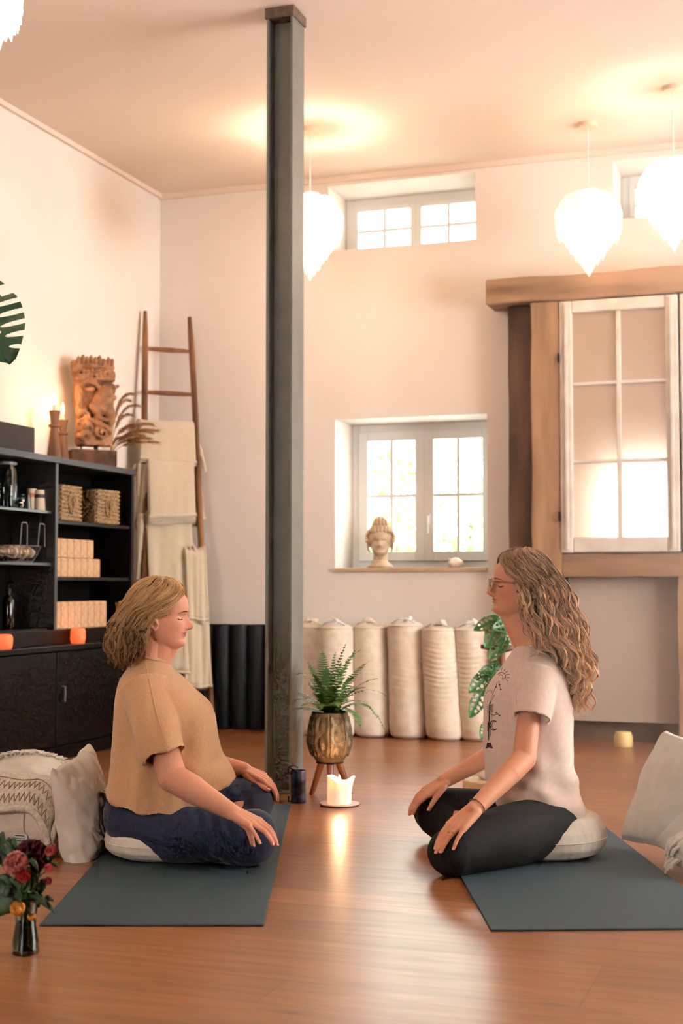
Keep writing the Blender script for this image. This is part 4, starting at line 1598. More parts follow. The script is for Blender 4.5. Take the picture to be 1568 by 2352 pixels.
# legs, inside the pants, and feet
hn, kn = at(305, 1880, 4.90), at(578, 1925, 4.74)
hf, kf = at(320, 1870, 5.08), at(580, 1840, 5.22)
an, af = at(450, 1958, 5.02), at(440, 1948, 4.92)
for a, b, c in ((hn, kn, an), (hf, kf, af)):
    mb.cap(a, b, .08, .062, 20); mb.cap(b, c, .058, .04, 20)
fdn = an + Vector((-.07, .06, -.02)); fdf = af + Vector((-.1, .02, .0))
mb.cap(an, fdn, .036, .026, 16)
mb.cap(af, fdf, .036, .026, 16)
me = remesh(mb, .0024, 3, .5, name='body')
hp = [j for t in (t1n, t1f) for q in t for j in (q[0][-1], q[0][1])]
skin_cols(me, HM1, (214, 152, 122), (166, 78, 70), (200, 106, 84), [tuple(p) for p in hp])
FACE_BVH[0] = bvh(me)
M_skin = skin('skin_warm', (255, 255, 255), None)
loc1 = Vector(w1.location)
body1 = wput('body', me, M_skin, w1)
off = bpy.data.objects.new('face_holder', None)


def shifted(fn, root, *a):
    before = set(bpy.data.objects)
    fn(*a)
    for o in set(bpy.data.objects) - before:
        if o.type == 'MESH':
            o.data.transform(Matrix.Translation(-Vector(root.location)))


bpy.data.objects.remove(off)
shifted(face_parts, w1, HM1, w1, (112, 80, 58))
shifted(nails, w1, t1n, M_nail, body1)
shifted(nails, w1, t1f, M_nail, body1)

# sweater
def px_tab(rows, Y=YM):
    t = []
    for px, py in rows:
        p = at(px, py, Y); t.append((p.z, p.x))
    return sorted(t)


zz = lambda py, Y=YM: at(784, py, Y).z
frt = px_tab([(537, 1788), (528, 1760), (514, 1728), (507, 1700), (500, 1670), (494, 1645), (482, 1618), (462, 1595), (438, 1572), (415, 1552), (398, 1538), (388, 1524), (380, 1512)])
bck = px_tab([(238, 1820), (246, 1790), (254, 1750), (259, 1700), (261, 1650), (263, 1620), (268, 1590), (276, 1562), (286, 1545), (300, 1528), (314, 1514), (322, 1506)])
hlf = sorted([(zz(1885), .222), (zz(1840), .212), (zz(1790), .196), (zz(1700), .178), (zz(1640), .182), (zz(1600), .180), (zz(1575), .172), (zz(1555), .145), (zz(1540), .115), (zz(1525), .086), (zz(1512), .070), (zz(1500), .066)])
mb = MB()
torso(mb, frt, bck, hlf, zz(1868, 4.80), zz(1788), zz(1816), zz(1510), YM)
# sleeves
sleeve(mb, at(334, 1578, 4.875), at(379, 1738, 4.745), .086, .078, at(350, 1660, 4.78), flat=.92)
sleeve(mb, at(340, 1572, 5.07), at(392, 1725, 5.2), .082, .076, flat=.85)


def cloth1(co, no):
    z = co[:, 2]; x = co[:, 0]
    near = 1 / (1 + np.exp((co[:, 1] - 4.9) / .02))
    d = fbm(co, 9, 21, 2) * .004
    # long soft folds running from the shoulder down the back and side
    k = (x + .08 * (z - .5)) * 62 + 1.2 * np.sin(z * 7)
    d += .0075 * np.sin(k) * np.clip((.66 - z) / .3, 0, 1) * np.clip((z - .10) / .1, .3, 1)
    d += .0035 * np.sin((x * 1.0 + z * .35) * 55) * np.exp(-((z - .3) / .12) ** 2) * np.clip((x + .62) / .1, 0, 1)
    return co + no * d[:, None]


me = remesh(mb, .0042, 7, .6, post=cloth1, name='sweater')
M_sweat = pm('camel_knit', (204, 158, 114), (196, 149, 105), sc=160, rough=.95, bump=.0012, bsc=420, sheen=.35)
SW = bvh(me)
sw = wput('sweater', me, M_sweat, w1)
m = MB()
L_ = lay(SW, [(331, 1512), (336, 1530), (342, 1560), (350, 1600), (360, 1640), (372, 1680), (386, 1715)], .0006)
if len(L_) > 3:
    m.tube(L_, .0022, 6)
wbuild(m, 'raglan_seam', M_sweat, w1, sw)
for pts in ([(333, 1759), (345, 1763), (365, 1752), (385, 1736), (405, 1725), (424, 1722)],):
    pass
# neckband
m = MB()
rg = []
for k in range(40):
    a = 2 * PI * k / 40
    z = zz(1512) + .0 - .012 * math.cos(a)
    f, b2, hw = float(interp(z, frt)), float(interp(z, bck)), float(interp(z, hlf))
    rg.append(((f + b2) / 2 + (f - b2) / 2 * math.cos(a), YM + hw * math.sin(a), z + .002))
rg.append(rg[0]); m.tube(rg, .005, 8)
wbuild(m, 'neckband', M_sweat, w1, sw)

# pants
mb = MB()
mb.cap(at(306, 1868, 4.92), at(306, 1868, 5.03), .108, .108, 28)
mb.cap(hn + Vector((0, 0, .005)), at(400, 1910, 4.825), .106, .104, 28); mb.cap(at(400, 1910, 4.825), at(575, 1921, 4.755), .104, .086, 28)
mb.ell(at(584, 1921, 4.75), (.078, .085, .092))
mb.cap(at(578, 1938, 4.745), at(470, 1955, 4.93), .076, .06, 24)
mb.cap(hf, at(430, 1855, 5.13), .11, .10, 28); mb.cap(at(430, 1855, 5.13), at(578, 1833, 5.23), .10, .083, 28)
mb.cap(at(582, 1840, 5.22), at(560, 1900, 5.12), .078, .07, 24); mb.cap(at(560, 1895, 5.12), at(440, 1950, 4.98), .07, .055, 24)
mb.cap(at(330, 1840, 4.92), at(330, 1840, 5.03), .09, .09, 24)


def cloth2(co, no):
    d = fbm(co, 14, 31, 2) * .0025
    d += .0018 * np.sin((co[:, 0] + co[:, 2] * .8) * 130 + 2 * np.sin(co[:, 1] * 30)) * np.exp(-((co[:, 0] + .42) / .1) ** 2)
    co = co + no * d[:, None]
    co[:, 2] = np.maximum(co[:, 2], .0065)
    return co


me = remesh(mb, .0045, 8, .6, post=cloth2, name='pants')
M_navy = pm('navy_jersey', (38, 46, 72), (32, 40, 64), sc=60, rough=.85, bump=.0006, bsc=300, sheen=.15)
PT1 = bvh(me)
pt = wput('pants', me, M_navy, w1)
m = MB(); L_ = lay(PT1, [(478, 1868), (500, 1850), (530, 1832), (560, 1815), (585, 1800)], .0006)
if len(L_) > 3:
    m.tube(L_, .0015, 6); wbuild(m, 'seam', M_navy, w1, pt)

# hair: bob
rs = random.Random(11)
hc = HM1 @ Vector((-.010, 0, .118))
skull = ellm(hc, (.104 * HS, .081 * HS, .104 * HS))
jaw = ellm(HM1 @ Vector((.0, 0, .05)), (.062 * HS, .068 * HS, .06 * HS))
nck = ellm(nb + Vector((0, 0, .02)), (.07, .07, .1))
shl = ellm(at(320, 1585, YM), (.12, .19, .085))
coll = [skull, jaw, nck, shl]
R3 = HM1.to_3x3()
cz1 = [(-.07, -.08), (-.033, -.058), (.01, -.036), (.05, -.038), (.07, -.034), (.09, -.018), (.124, -.004), (.22, -.0)]
rx1 = [(-.07, .05), (-.05, .075), (-.02, .115), (.02, .141), (.053, .132), (.09, .133), (.124, .134), (.17, .118), (.22, .11)]
ry1 = [(-.07, .08), (-.03, .10), (.03, .108), (.09, .098), (.124, .092), (.22, .085)]
hl1 = lambda a: .72 if a < .3 else (.66 if a < .8 else (.30 if a < 1.15 else (-.05 if a < 1.5 else -.34)))
locks = hair_locks(HM1, 620, rs, cz1, rx1, ry1, lambda p, r: -.028 - .028 * r.random() - (.012 if p > 2.2 else 0) + (.02 * r.random() if p > 2.7 else 0), hl1, 1.6, coll, (.0018, .0065), 46, tint=(.34, .34))
cap_ = MB().ell(hc + R3 @ Vector((-.010, 0, .006)) , (.098 * HS, .081 * HS, .1 * HS), 16, 24)
cap_.ell(at(300, 1462, YM), (.062, .08, .07), 12, 18)
cap_.ell(at(322, 1478, YM), (.045, .082, .065), 12, 18)
me = remesh(cap_, .005, 3)


def facecut(me, HMi, f):
    import bmesh as bm_
    bm = bm_.new(); bm.from_mesh(me)
    kill = [v for v in bm.verts if f(HMi @ v.co)]
    bm_.ops.delete(bm, geom=kill, context='VERTS')
    bm.to_mesh(me); bm.free()


facecut(me, HM1.inverted(), lambda q: (q.x > .03 and q.z < .155 + (.02 if abs(q.y) < .03 else 0)) or (q.x > -.03 and q.z < .10))
setcol(me, np.tile(np.array(lin((96, 70, 46))), (len(me.vertices), 1)))
capo = wput('hair', me, M_hair, w1)
locks += wisps(locks, 40, rs, .014)
hair1 = make_hair('hair_strands', locks, M_hair, capo, (98, 64, 42), (242, 194, 136), rad=.00085, child=15, seed=2, lightfn=lambda t: .26 - .62 * t)  # strands lighter towards the roots: light on the crown put into the colour
hair1.data.transform(Matrix.Translation(-loc1))

# ======== woman in the printed t-shirt (facing left) ========
w2 = thing('person', 'person with long curly hair and glasses in pale printed t-shirt and black pants, facing left', 'person', (.62, YM, 0))
loc2 = Vector(w2.location)
HS2 = 1.07
c2 = at(1141, 1415, YM)
HM2 = Matrix.Translation(c2 + Vector((.066 * HS2, 0, -.002))) @ Matrix.Rotation(math.radians(5), 4, 'Y') @ Matrix.Rotation(PI, 4, 'Z') @ Matrix.Scale(HS2, 4)
mb = MB()
head_mesh(mb, HM2, .92, 0)
mb.cap(at(1228, 1500, YM), HM2 @ Vector((-.03, 0, .05)), .060, .050, 24)
mb.cap(at(1212, 1492, YM), HM2 @ Vector((.005, 0, .022)), .047, .042, 24)
mb.cap(at(1205, 1488, YM), HM2 @ Vector((.035, 0, .008)), .036, .026, 20)
mb.cap(at(1240, 1850, YM), at(1225, 1640, YM), .10, .085, 24)
mb.cap(at(1225, 1640, YM), at(1232, 1540, YM), .10, .07, 24)
for Y in (4.88, 5.06):
    mb.cap(at(1232, 1565, Y), at(1230, 1545, YM), .036, .042, 20)
sh2 = at(1222, 1580, 4.865); el2 = at(1203, 1742, 4.775); wr2 = at(1086, 1862, 4.60)
mb.cap(sh2, el2, .038, .041, 24); mb.cap(el2, el2.lerp(wr2, .3), .041, .040, 24); mb.cap(el2.lerp(wr2, .25), wr2, .040, .0265, 24)
mb.ell(wr2, (.026, .022, .03))
hd = at(1010, 1935, 4.52) - at(1086, 1862, 4.60)
t2n = hand(mb, wr2, hd, (-.42, -.62, .62), 1, L=1.04, curls=[(.15, .3, .3), (.12, .28, .25), (.12, .28, .25), (.15, .2, .2)], spread=[-.07, -.02, .04, -.16], thumb=(.5, .3, .5))
sf2 = at(1225, 1580, 5.07); ef2 = at(1150, 1722, 5.22); wf2 = at(1020, 1794, 5.20)
mb.cap(sf2, ef2, .036, .039, 24); mb.cap(ef2, wf2, .039, .026, 24)
hd2 = at(972, 1824, 5.18) - wf2
t2f = hand(mb, wf2, hd2, (-.35, -.3, .85), -1, L=1.0, curls=[(.15, .35, .3)] * 4, spread=[-.03, 0, .02, .04], thumb=(.3, .1, .4))
hn2, kn2 = at(1272, 1905, 4.87), at(1036, 1956, 4.60)
hf2, kf2 = at(1260, 1895, 5.08), at(1000, 1862, 5.24)
an2, af2 = at(1150, 1965, 5.0), at(1160, 1955, 4.9)
for a, b, c in ((hn2, kn2, an2), (hf2, kf2, af2)):
    mb.cap(a, b, .075, .055, 20); mb.cap(b, c, .05, .036, 20)
mb.cap(an2, an2 + Vector((.08, .05, -.02)), .034, .024, 16); mb.cap(af2, af2 + Vector((.09, .02, 0)), .034, .024, 16)
me = remesh(mb, .0024, 3, .5, name='body')
hp = [j for t in (t2n, t2f) for q in t for j in (q[0][-1], q[0][1])]
skin_cols(me, HM2, (216, 152, 118), (172, 88, 76), (200, 104, 78), [tuple(p) for p in hp])
FACE_BVH[0] = bvh(me)
BODY2 = FACE_BVH[0]
body2 = wput('body', me, M_skin, w2)
shifted(face_parts, w2, HM2, w2, (88, 62, 46))
shifted(nails, w2, t2n, M_nail, body2)
shifted(nails, w2, t2f, M_nail, body2)
# shirt
frt = px_tab([(1140, 1852), (1122, 1820), (1113, 1785), (1111, 1720), (1112, 1650), (1112, 1605), (1117, 1585), (1131, 1562), (1148, 1540), (1162, 1520), (1174, 1500), (1182, 1488), (1188, 1478)])
bck = px_tab([(1340, 1884), (1340, 1850), (1334, 1828), (1322, 1800), (1318, 1770), (1319, 1700), (1318, 1650), (1314, 1600), (1308, 1570), (1298, 1540), (1286, 1518), (1270, 1500), (1254, 1488), (1243, 1478)])
hlf = sorted([(zz(1885), .178), (zz(1840), .172), (zz(1800), .155), (zz(1700), .150), (zz(1600), .155), (zz(1560), .165), (zz(1530), .150), (zz(1512), .120), (zz(1498), .088), (zz(1486), .068), (zz(1470), .060)])
mb = MB()
torso(mb, frt, bck, hlf, zz(1868, 4.82), zz(1852), zz(1884), zz(1482), YM)
sleeve(mb, at(1240, 1540, 4.88), at(1221, 1650, 4.80), .072, .0655, flat=.85)
sleeve(mb, at(1235, 1540, 5.06), at(1205, 1655, 5.15), .068, .065, flat=.85)


def cloth3(co, no):
    z = co[:, 2]; x = co[:, 0]
    d = fbm(co, 10, 41, 2) * .0035
    d += .006 * np.exp(-((z - .25 - .18 * (x - .72)) / .03) ** 2) * np.clip((x - .5) / .1, 0, 1)
    d += .0045 * np.sin((x * .7 + z) * 62 + 1.2 * np.sin(x * 12)) * np.exp(-((z - .2) / .12) ** 2)
    d += .0042 * np.sin(x * 52 + z * 14) * np.clip((.5 - z) / .2, 0, 1)
    return co + no * d[:, None]


me = remesh(mb, .0040, 6, .6, post=cloth3, name='t_shirt')
M_tee = pm('pale_jersey', (226, 200, 182), (218, 192, 173), sc=60, rough=.9, bump=.0005, bsc=400, sheen=.2)
SH = bvh(me)
tee = wput('t_shirt', me, M_tee, w2)
m = MB()
rg = []
for k in range(40):
    a = 2 * PI * k / 40
    z = zz(1484) + .012 * math.cos(a)
    f, b2, hw = float(interp(z, frt)), float(interp(z, bck)), float(interp(z, hlf))
    rg.append(((f + b2) / 2 - (f - b2) / 2 * -math.cos(a) * 1, YM + hw * math.sin(a), z + .002 - .02 * math.cos(a)))
rg.append(rg[0]); m.tube(rg, .005, 8)
wbuild(m, 'neckband', M_tee, w2, tee)
m = MB(); L_ = lay(SH, [(1186, 1620), (1184, 1590), (1188, 1555), (1200, 1525), (1218, 1508), (1240, 1500), (1252, 1508)], .0004)
if len(L_) > 3:
    m.tube(L_, .0013, 6); wbuild(m, 'sleeve_seam', M_tee, w2, tee)
# print on the chest
M_ink = pm('dark_print', (62, 46, 44), rough=.8)
m = MB()


def ink(pts, w=.0011):
    L_ = lay(SH, pts, .0008)
    if len(L_) >= 2:
        m.tube(L_, w, 5)


def arc(cx, cy, rx, ry, a0, a1, n=14):
    return [(cx + rx * math.cos(a), cy + ry * math.sin(a)) for a in np.linspace(a0, a1, n)]


ink(arc(1134, 1666, 9, 11, .9, 5.4), .0016); ink(arc(1136, 1666, 6, 9, 1.1, 5.2), .0010)       # moon
ink(arc(1152, 1553, 9, 8, -2.6, 1.2), .0012); ink(arc(1150, 1555, 5, 5, -2.6, 1.2), .0009)      # sun arc
for q in range(7):
    a = -1.9 + q * .42
    ink([(1151 + 13 * math.cos(a), 1553 + 13 * math.sin(a)), (1151 + 19 * math.cos(a), 1553 + 19 * math.sin(a))], .0009)
ink([(1146, 1565), (1147, 1575), (1150, 1583)], .0008); ink([(1142, 1566), (1138, 1580), (1132, 1592)], .0009)
for (x, y) in ((1147, 1573), (1150, 1584), (1139, 1578), (1143, 1640), (1147, 1643), (1140, 1637)):
    ink([(x - 1.5, y), (x + 1.5, y)], .0018)
for q in range(8):  # thistle bloom rays
    a = -PI / 2 + (q - 3.5) * .25
    ink([(1125, 1618), (1125 + 15 * math.cos(a) * .9, 1618 + 34 * math.sin(a))], .0009)
for q in range(5):
    ink([(1125, 1622 + q * 4), (1119, 1618 + q * 4)], .0009); ink([(1126, 1622 + q * 4), (1133, 1617 + q * 4)], .0009)
ink([(1125, 1618), (1124, 1640), (1123, 1670), (1122, 1700)], .0024)
ink([(1128, 1620), (1128, 1650), (1127, 1690)], .0012)
ink([(1121, 1660), (1120, 1680)], .002); ink([(1126, 1640), (1134, 1643), (1142, 1640)], .0010)
for x in (1118, 1121, 1124, 1127, 1130):
    ink([(x, 1717), (1123 + (x - 1124) * .5, 1706)], .0022)
ink([(1116, 1718), (1132, 1718)], .002)
wbuild(m, 'print', M_ink, w2, tee, label='dark sun, moon and thistle print')
# pants
mb = MB()
mb.cap(at(1262, 1885, 4.90), at(1262, 1885, 5.05), .112, .112, 28)
mb.cap(at(1262, 1892, 4.88), at(1160, 1922, 4.76), .107, .104, 28); mb.cap(at(1160, 1922, 4.76), at(1050, 1950, 4.63), .104, .084, 28)
mb.ell(at(1038, 1957, 4.62), (.083, .085, .078))
mb.cap(at(1040, 1962, 4.62), at(1140, 1978, 4.85), .076, .06, 24); mb.cap(at(1140, 1978, 4.85), an2, .06, .05, 24)
mb.cap(hf2, at(1120, 1874, 5.17), .10, .094, 28); mb.cap(at(1120, 1874, 5.17), at(1005, 1862, 5.26), .094, .084, 28)
mb.ell(at(1002, 1862, 5.26), (.088, .08, .086))
mb.cap(at(1005, 1872, 5.22), at(1060, 1925, 5.1), .08, .066, 24); mb.cap(at(1060, 1925, 5.1), at(1180, 1955, 4.95), .066, .055, 24)
me = remesh(mb, .0045, 8, .6, post=lambda co, no: np.column_stack([(co + no * (fbm(co, 14, 51, 2) * .0022)[:, None])[:, :2], np.maximum((co + no * (fbm(co, 14, 51, 2) * .0022)[:, None])[:, 2], .0065)]), name='pants')
M_blk = pm('black_jersey', (20, 19, 20), (16, 15, 16), sc=60, rough=.85, bump=.0005, bsc=300)
wput('pants', me, M_blk, w2)
# glasses
M_fr = pm('rose_gold_wire', (196, 140, 110), rough=.25, metal=.9)
gl = MB(HM2)
for s in (-1, 1):
    cy_ = s * .032
    ring = []
    for a in np.linspace(0, 2 * PI, 33):
        ring.append((.0985 - .004 * abs(math.cos(a)) - .0, cy_ + .0255 * math.copysign(abs(math.cos(a)) ** .8, math.cos(a)), .097 + .0215 * math.copysign(abs(math.sin(a)) ** .75, math.sin(a))))
    gl.tube(ring, .0016, 8)
    gl.tube([(.094, s * .057, .112), (.088, s * .068, .112), (.05, s * .075, .111), (.0, s * .077, .108), (-.018, s * .076, .102), (-.028, s * .075, .085)], .0016, 8)
    gl.tube([(.098, s * .012, .098), (.094, s * .010, .092)], .001, 6)
gl.tube([(.099, -.0085, .104), (.103, 0, .107), (.099, .0085, .104)], .0015, 8)
glo = thing('eyeglasses', 'rose gold wire eyeglasses with squarish lenses worn by curly haired person', 'glasses', loc2 + Vector((0, 0, 0)))
me = gl.mesh('frame'); me.transform(Matrix.Translation(-loc2)); put('frame', me, M_fr, glo)
for s in (-1, 1):
    lm = MB(HM2)
    lm.loft([[(.0975 + o - .004 * abs(math.cos(a)), s * .032 + .0245 * math.copysign(abs(math.cos(a)) ** .8, math.cos(a)), .097 + .0205 * math.copysign(abs(math.sin(a)) ** .75, math.sin(a))) for a in np.linspace(0, 2 * PI, 28)[:-1]] for o in (0, .0012)])
    me = lm.mesh('lens'); me.transform(Matrix.Translation(-loc2)); put('lens', me, glass_mat('lens_glass%d' % s, refl=.04), glo)
# bracelet, rings
bd = (wr2 - el2).normalized(); bp = el2.lerp(wr2, .93)
u_ = bd.orthogonal().normalized(); v_ = bd.cross(u_)
br = MB()
for k in range(36):
    a = 2 * PI * k / 36
    br.ell(bp + (u_ * math.cos(a) + v_ * math.sin(a)) * .0305, .0024, 5, 8)
tag(br.build('bracelet', pm('dark_beads', (92, 40, 34), rough=.35), None), 'thin dark red beaded bracelet on the near wrist of curly haired person', 'bracelet')
for f, wd, lab in ((1, .0045, 'broad gold ring on the middle finger of the near hand'), (2, .0015, 'thin gold ring beside the broad one on the near hand')):
    js = t2n[f][0]; p = js[0].lerp(js[1], .55); d = (js[1] - js[0]).normalized()
    u_ = d.orthogonal().normalized(); v_ = d.cross(u_)
    rm = MB(); rr = .0102 if f == 1 else .0096
    rm.loft([[p + d * (wd * q) + (u_ * math.cos(a) + v_ * math.sin(a)) * r for a in [2 * PI * j / 24 for j in range(24)]] for q, r in ((-.5, rr - .001), (-.5, rr), (.5, rr), (.5, rr - .001))], False, False)
    tag(rm.build('finger_ring', M_gold, None), lab, 'ring', None)
# hair: long curls
rs = random.Random(21)
hc2 = HM2 @ Vector((-.010, 0, .118))
R3 = HM2.to_3x3().normalized()
skull = ellm(hc2, (.103 * HS2, .080 * HS2, .102 * HS2))
jaw = ellm(HM2 @ Vector((.0, 0, .05)), (.062 * HS2, .066 * HS2, .06 * HS2))
nck = ellm(at(1222, 1470, YM), (.062, .062, .1))
shl = ellm(at(1232, 1562, YM), (.10, .16, .088))
bk2 = ellm(at(1228, 1690, YM), (.118, .15, .25))
coll = [skull, jaw, nck, shl, bk2]
cz2 = [(-.30, -.20), (-.27, -.188), (-.17, -.158), (-.11, -.122), (-.08, -.082), (-.04, -.042), (.02, -.008), (.12, .004), (.22, .0)]
rx2 = [(-.30, .02), (-.27, .03), (-.225, .045), (-.17, .075), (-.12, .115), (-.02, .196), (.02, .196), (.08, .182), (.12, .165), (.17, .13), (.22, .11)]
ry2 = [(-.30, .06), (-.2, .10), (-.1, .13), (0, .125), (.08, .108), (.124, .098), (.22, .086)]
hl2 = lambda a: .74 if a < .35 else (.62 if a < .8 else (.25 if a < 1.15 else (-.1 if a < 1.4 else -.34)))
locks = hair_locks(HM2, 720, rs, cz2, rx2, ry2, lambda p, r: (-.06 - .06 * r.random() if p < 1.75 else -.13 - .15 * r.random() ** .8), hl2, 1.55, [skull, jaw, nck, shl, bk2], (.004, .0135), 58, tint=(.2, .5))
cap_ = MB().ell(hc2 + Vector((.012, 0, .004)), (.098 * HS2, .080 * HS2, .1 * HS2), 16, 24)
cap_.ell(at(1245, 1430, YM), (.075, .085, .11), 12, 18)
me = remesh(cap_, .005, 3)
facecut(me, HM2.inverted(), lambda q: (q.x > .03 and q.z < .155 + (.02 if abs(q.y) < .03 else 0)) or (q.x > -.01 and q.z < .12))
setcol(me, np.tile(np.array(lin((92, 66, 46))), (len(me.vertices), 1)))
capo2 = wput('hair', me, M_hair, w2)
locks += wisps(locks, 150, rs, .026)
hair2 = make_hair('hair_strands', locks, M_hair, capo2, (104, 74, 54), (246, 198, 150), rad=.0008, child=13, seed=5, lightfn=lambda t: -.16 + .52 * t)
hair2.data.transform(Matrix.Translation(-loc2))
# ================= floor things =================
def mat_obj(c, wdt, ln, dr, lab, th=.006):
    o = MB().box(0, wdt, 0, ln, 0, th).build('yoga_mat', M_mat, None, False, bevel=.002)
    o.location = c; o.rotation_euler.z = dr
    tag(o, lab, 'yoga mat', None)
    return o


fl0 = onz(90, 2128); fr0 = onz(605, 2128)
mat_obj(fl0, fr0.x - fl0.x, 2.14, .0, 'slate blue yoga mat under the person in the camel sweater')
rl0 = onz(1128, 2140)
mat_obj(rl0, .68, 1.9, .035, 'slate blue yoga mat under the curly haired person')


def zafu(c, r, h, lab, seed, tilt=0):
    o = thing('meditation_cushion', lab, 'cushion', c, seed, 'round meditation cushions')
    pr = [(0, 0), (r * .72, .0), (r * .88, .012), (r * .975, h * .25), (r, h * .45), (r * .98, h * .65), (r * .88, h * .9), (r * .7, h), (0, h * 1.0)]
    mb = MB().lathe(pr, 64)

    def pl(co, no):
        a = np.arctan2(co[:, 1], co[:, 0])
        rr = np.hypot(co[:, 0], co[:, 1])
        d = .0004 * np.sin(a * 40 + co[:, 2] * 22) * np.clip(rr / r, 0, 1) ** 2 + fbm(co, 14, seed) * .003
        co = co + no * d[:, None]
        co[:, 2] = np.maximum(co[:, 2] + tilt * co[:, 0] * co[:, 2] / h, 0)
        return co
    put('cover', remesh(mb, .005, 3, post=pl), M_cotton, o, ang=180)
    MB().tube([((r * 1.0) * math.cos(a), (r * 1.0) * math.sin(a), h * .45) for a in np.linspace(0, 2 * PI, 60)], .0022, 6).build('piping', M_cotton, o)


z1c = at(345, 1900, 4.97)
zafu((at(245, 1900, 4.99).x + .2, 4.96, .0062), .2, .125, 'cream round meditation cushion beneath the navy pants', 1)
zafu((at(1388, 1900, 4.99).x - .205, 4.97, .0062), .205, .152, 'cream round meditation cushion beneath the black pants', 2)


def pillow(W, Hh, D, name, seed, amp=.006, corner=.8, vox=.006):
    """cushion standing in its local xz plane, centre at origin"""
    n = 30
    g1, g2 = [], []
    for i in range(n + 1):
        r1, r2 = [], []
        for j in range(n + 1):
            u, v = 2 * i / n - 1, 2 * j / n - 1
            t = (max(0, (1 - u * u)) * max(0, (1 - v * v))) ** .42
            px_ = u * W / 2 * (1 - .09 * (1 - v * v) * abs(u) ** 3)
            pz_ = v * Hh / 2 * (1 - .09 * (1 - u * u) * abs(v) ** 3)
            r1.append((px_, -D / 2 * t - .003, pz_)); r2.append((px_, D / 2 * t + .003, pz_))
        g1.append(r1); g2.append(r2)
    mb = MB().grid(g1)
    o_ = len(mb.v)
    mb.v += [Vector(p) for r in g2 for p in r]
    m_ = n + 1
    for i in range(n):
        for j in range(n):
            a = o_ + i * m_ + j
            mb.f.append((a, a + m_, a + m_ + 1, a + 1))
    bd = [(i, 0) for i in range(n)] + [(n, j) for j in range(n)] + [(i, n) for i in range(n, 0, -1)] + [(0, j) for j in range(n, 0, -1)]
    for k in range(len(bd)):
        a, b = bd[k], bd[(k + 1) % len(bd)]
        A, B = a[0] * m_ + a[1], b[0] * m_ + b[1]
        mb.f.append((A, A + o_, B + o_, B))

    def post(co, no):
        e = np.clip(1 - np.maximum(np.abs(co[:, 0]) / (W / 2), np.abs(co[:, 2]) / (Hh / 2)), 0, 1)
        d = fbm(co, 22, seed, 3) * amp
        cr = np.abs(np.sin(fbm(co * np.array([1, 1, .5]), 16, seed + 3) * 3.2))
        d += -(1 - cr) ** 4 * amp * .9 * (.4 + .6 * (e < .4))
        return co + no * d[:, None]
    return remesh(mb, vox, 2, post=post, name=name)


def place(me, name, mat, lab, cat, M, group=None):
    o = put(name, me, mat, None, ang=180)
    o.matrix_world = M
    return tag(o, lab, cat, group)


def frame_from(xaxis, zaxis, c):
    x = Vector(xaxis).normalized(); z = Vector(zaxis); z = (z - x * z.dot(x)).normalized(); y = z.cross(x)
    return Matrix.Translation(c) @ Matrix((x, y, z)).transposed().to_4x4()


# pillow leaning beside the sweater: seen obliquely, tall
cpil = at(192, 1856, 5.0)
me = pillow(.38, .395, .15, 'throw_pillow', 3, .013)
o = place(me, 'throw_pillow', M_linen, 'wrinkled linen pillow standing between the blanket and the seated person in camel sweater', 'pillow',
          frame_from((.16, .98, .10), (-.20, .04, .97), cpil))
# blanket pile at the left
cp_ = onz(60, 1965)


def heap(c, r, lab, name, mat, seed, amp, post2=None, cat='blanket', vox=.006, par=None, sc=22, flat=0):
    mb = MB().ell((0, 0, 0), r, 20, 30)

    def post(co, no):
        d = fbm(co, sc, seed, 3) * amp
        cr = np.abs(np.sin(fbm(co * np.array([.5, 1, 1.4]), sc * .5, seed + 7) * 3))
        d -= (1 - cr) ** 4 * amp * 1.2
        co = co + no * d[:, None]
        if flat:
            co[:, 2] = np.maximum(co[:, 2], -flat)
        return post2(co) if post2 else co
    o = place(remesh(mb, vox, 2, post=post, name=name), name, mat, lab, cat, Matrix.Translation(c))
    return o


# bolster-like cushion with a sewn label, lying in front
cb = at(38, 1898, 5.12)
mb = MB()
L0 = Vector((-.34, .05, 0)); L1 = Vector((.125, -.0, 0))
mb.cap(L0, L1, .118, .112, 36)
me = remesh(mb, .006, 3, post=lambda co, no: np.column_stack([(co + no * (fbm(co, 14, 8) * .004)[:, None])[:, :2], np.maximum((co + no * (fbm(co, 14, 8) * .004)[:, None])[:, 2], -.1135)]), name='floor_bolster')
fb = place(me, 'floor_bolster', M_cotton, 'cream bolster lying on the floor under the folded zigzag blanket', 'bolster', Matrix.Translation((cb.x, 5.12, .114)) @ rot(0, 0, -.25))
ring = [(.13 * 0 + .085, .1165 * math.cos(a), .1165 * math.sin(a)) for a in np.linspace(0, 2 * PI, 40)]
MB().tube([(x, y, max(z, -.113)) for x, y, z in ring], .0028, 6).build('piping', M_cotton, fb)
m = MB()
lab_p = []
for i in range(4):
    a = -1.95 - .12 * i
    lab_p.append([(x, -.117 * math.sin(-a) * 1.02, .117 * math.cos(a) * 1.02) for x in (.045, .062, .08, .097)])
m.grid(lab_p)
so = m.build('sewn_label', M_white, fb)
m = MB()
for q in range(3):
    a = -2.0 - .1 * q
    m.tube([(x, -.117 * math.sin(-a) * 1.035, .117 * math.cos(a) * 1.035) for x in (.052, .07, .088)], .0012, 4)
m.build('label_text', M_dmetal, so)
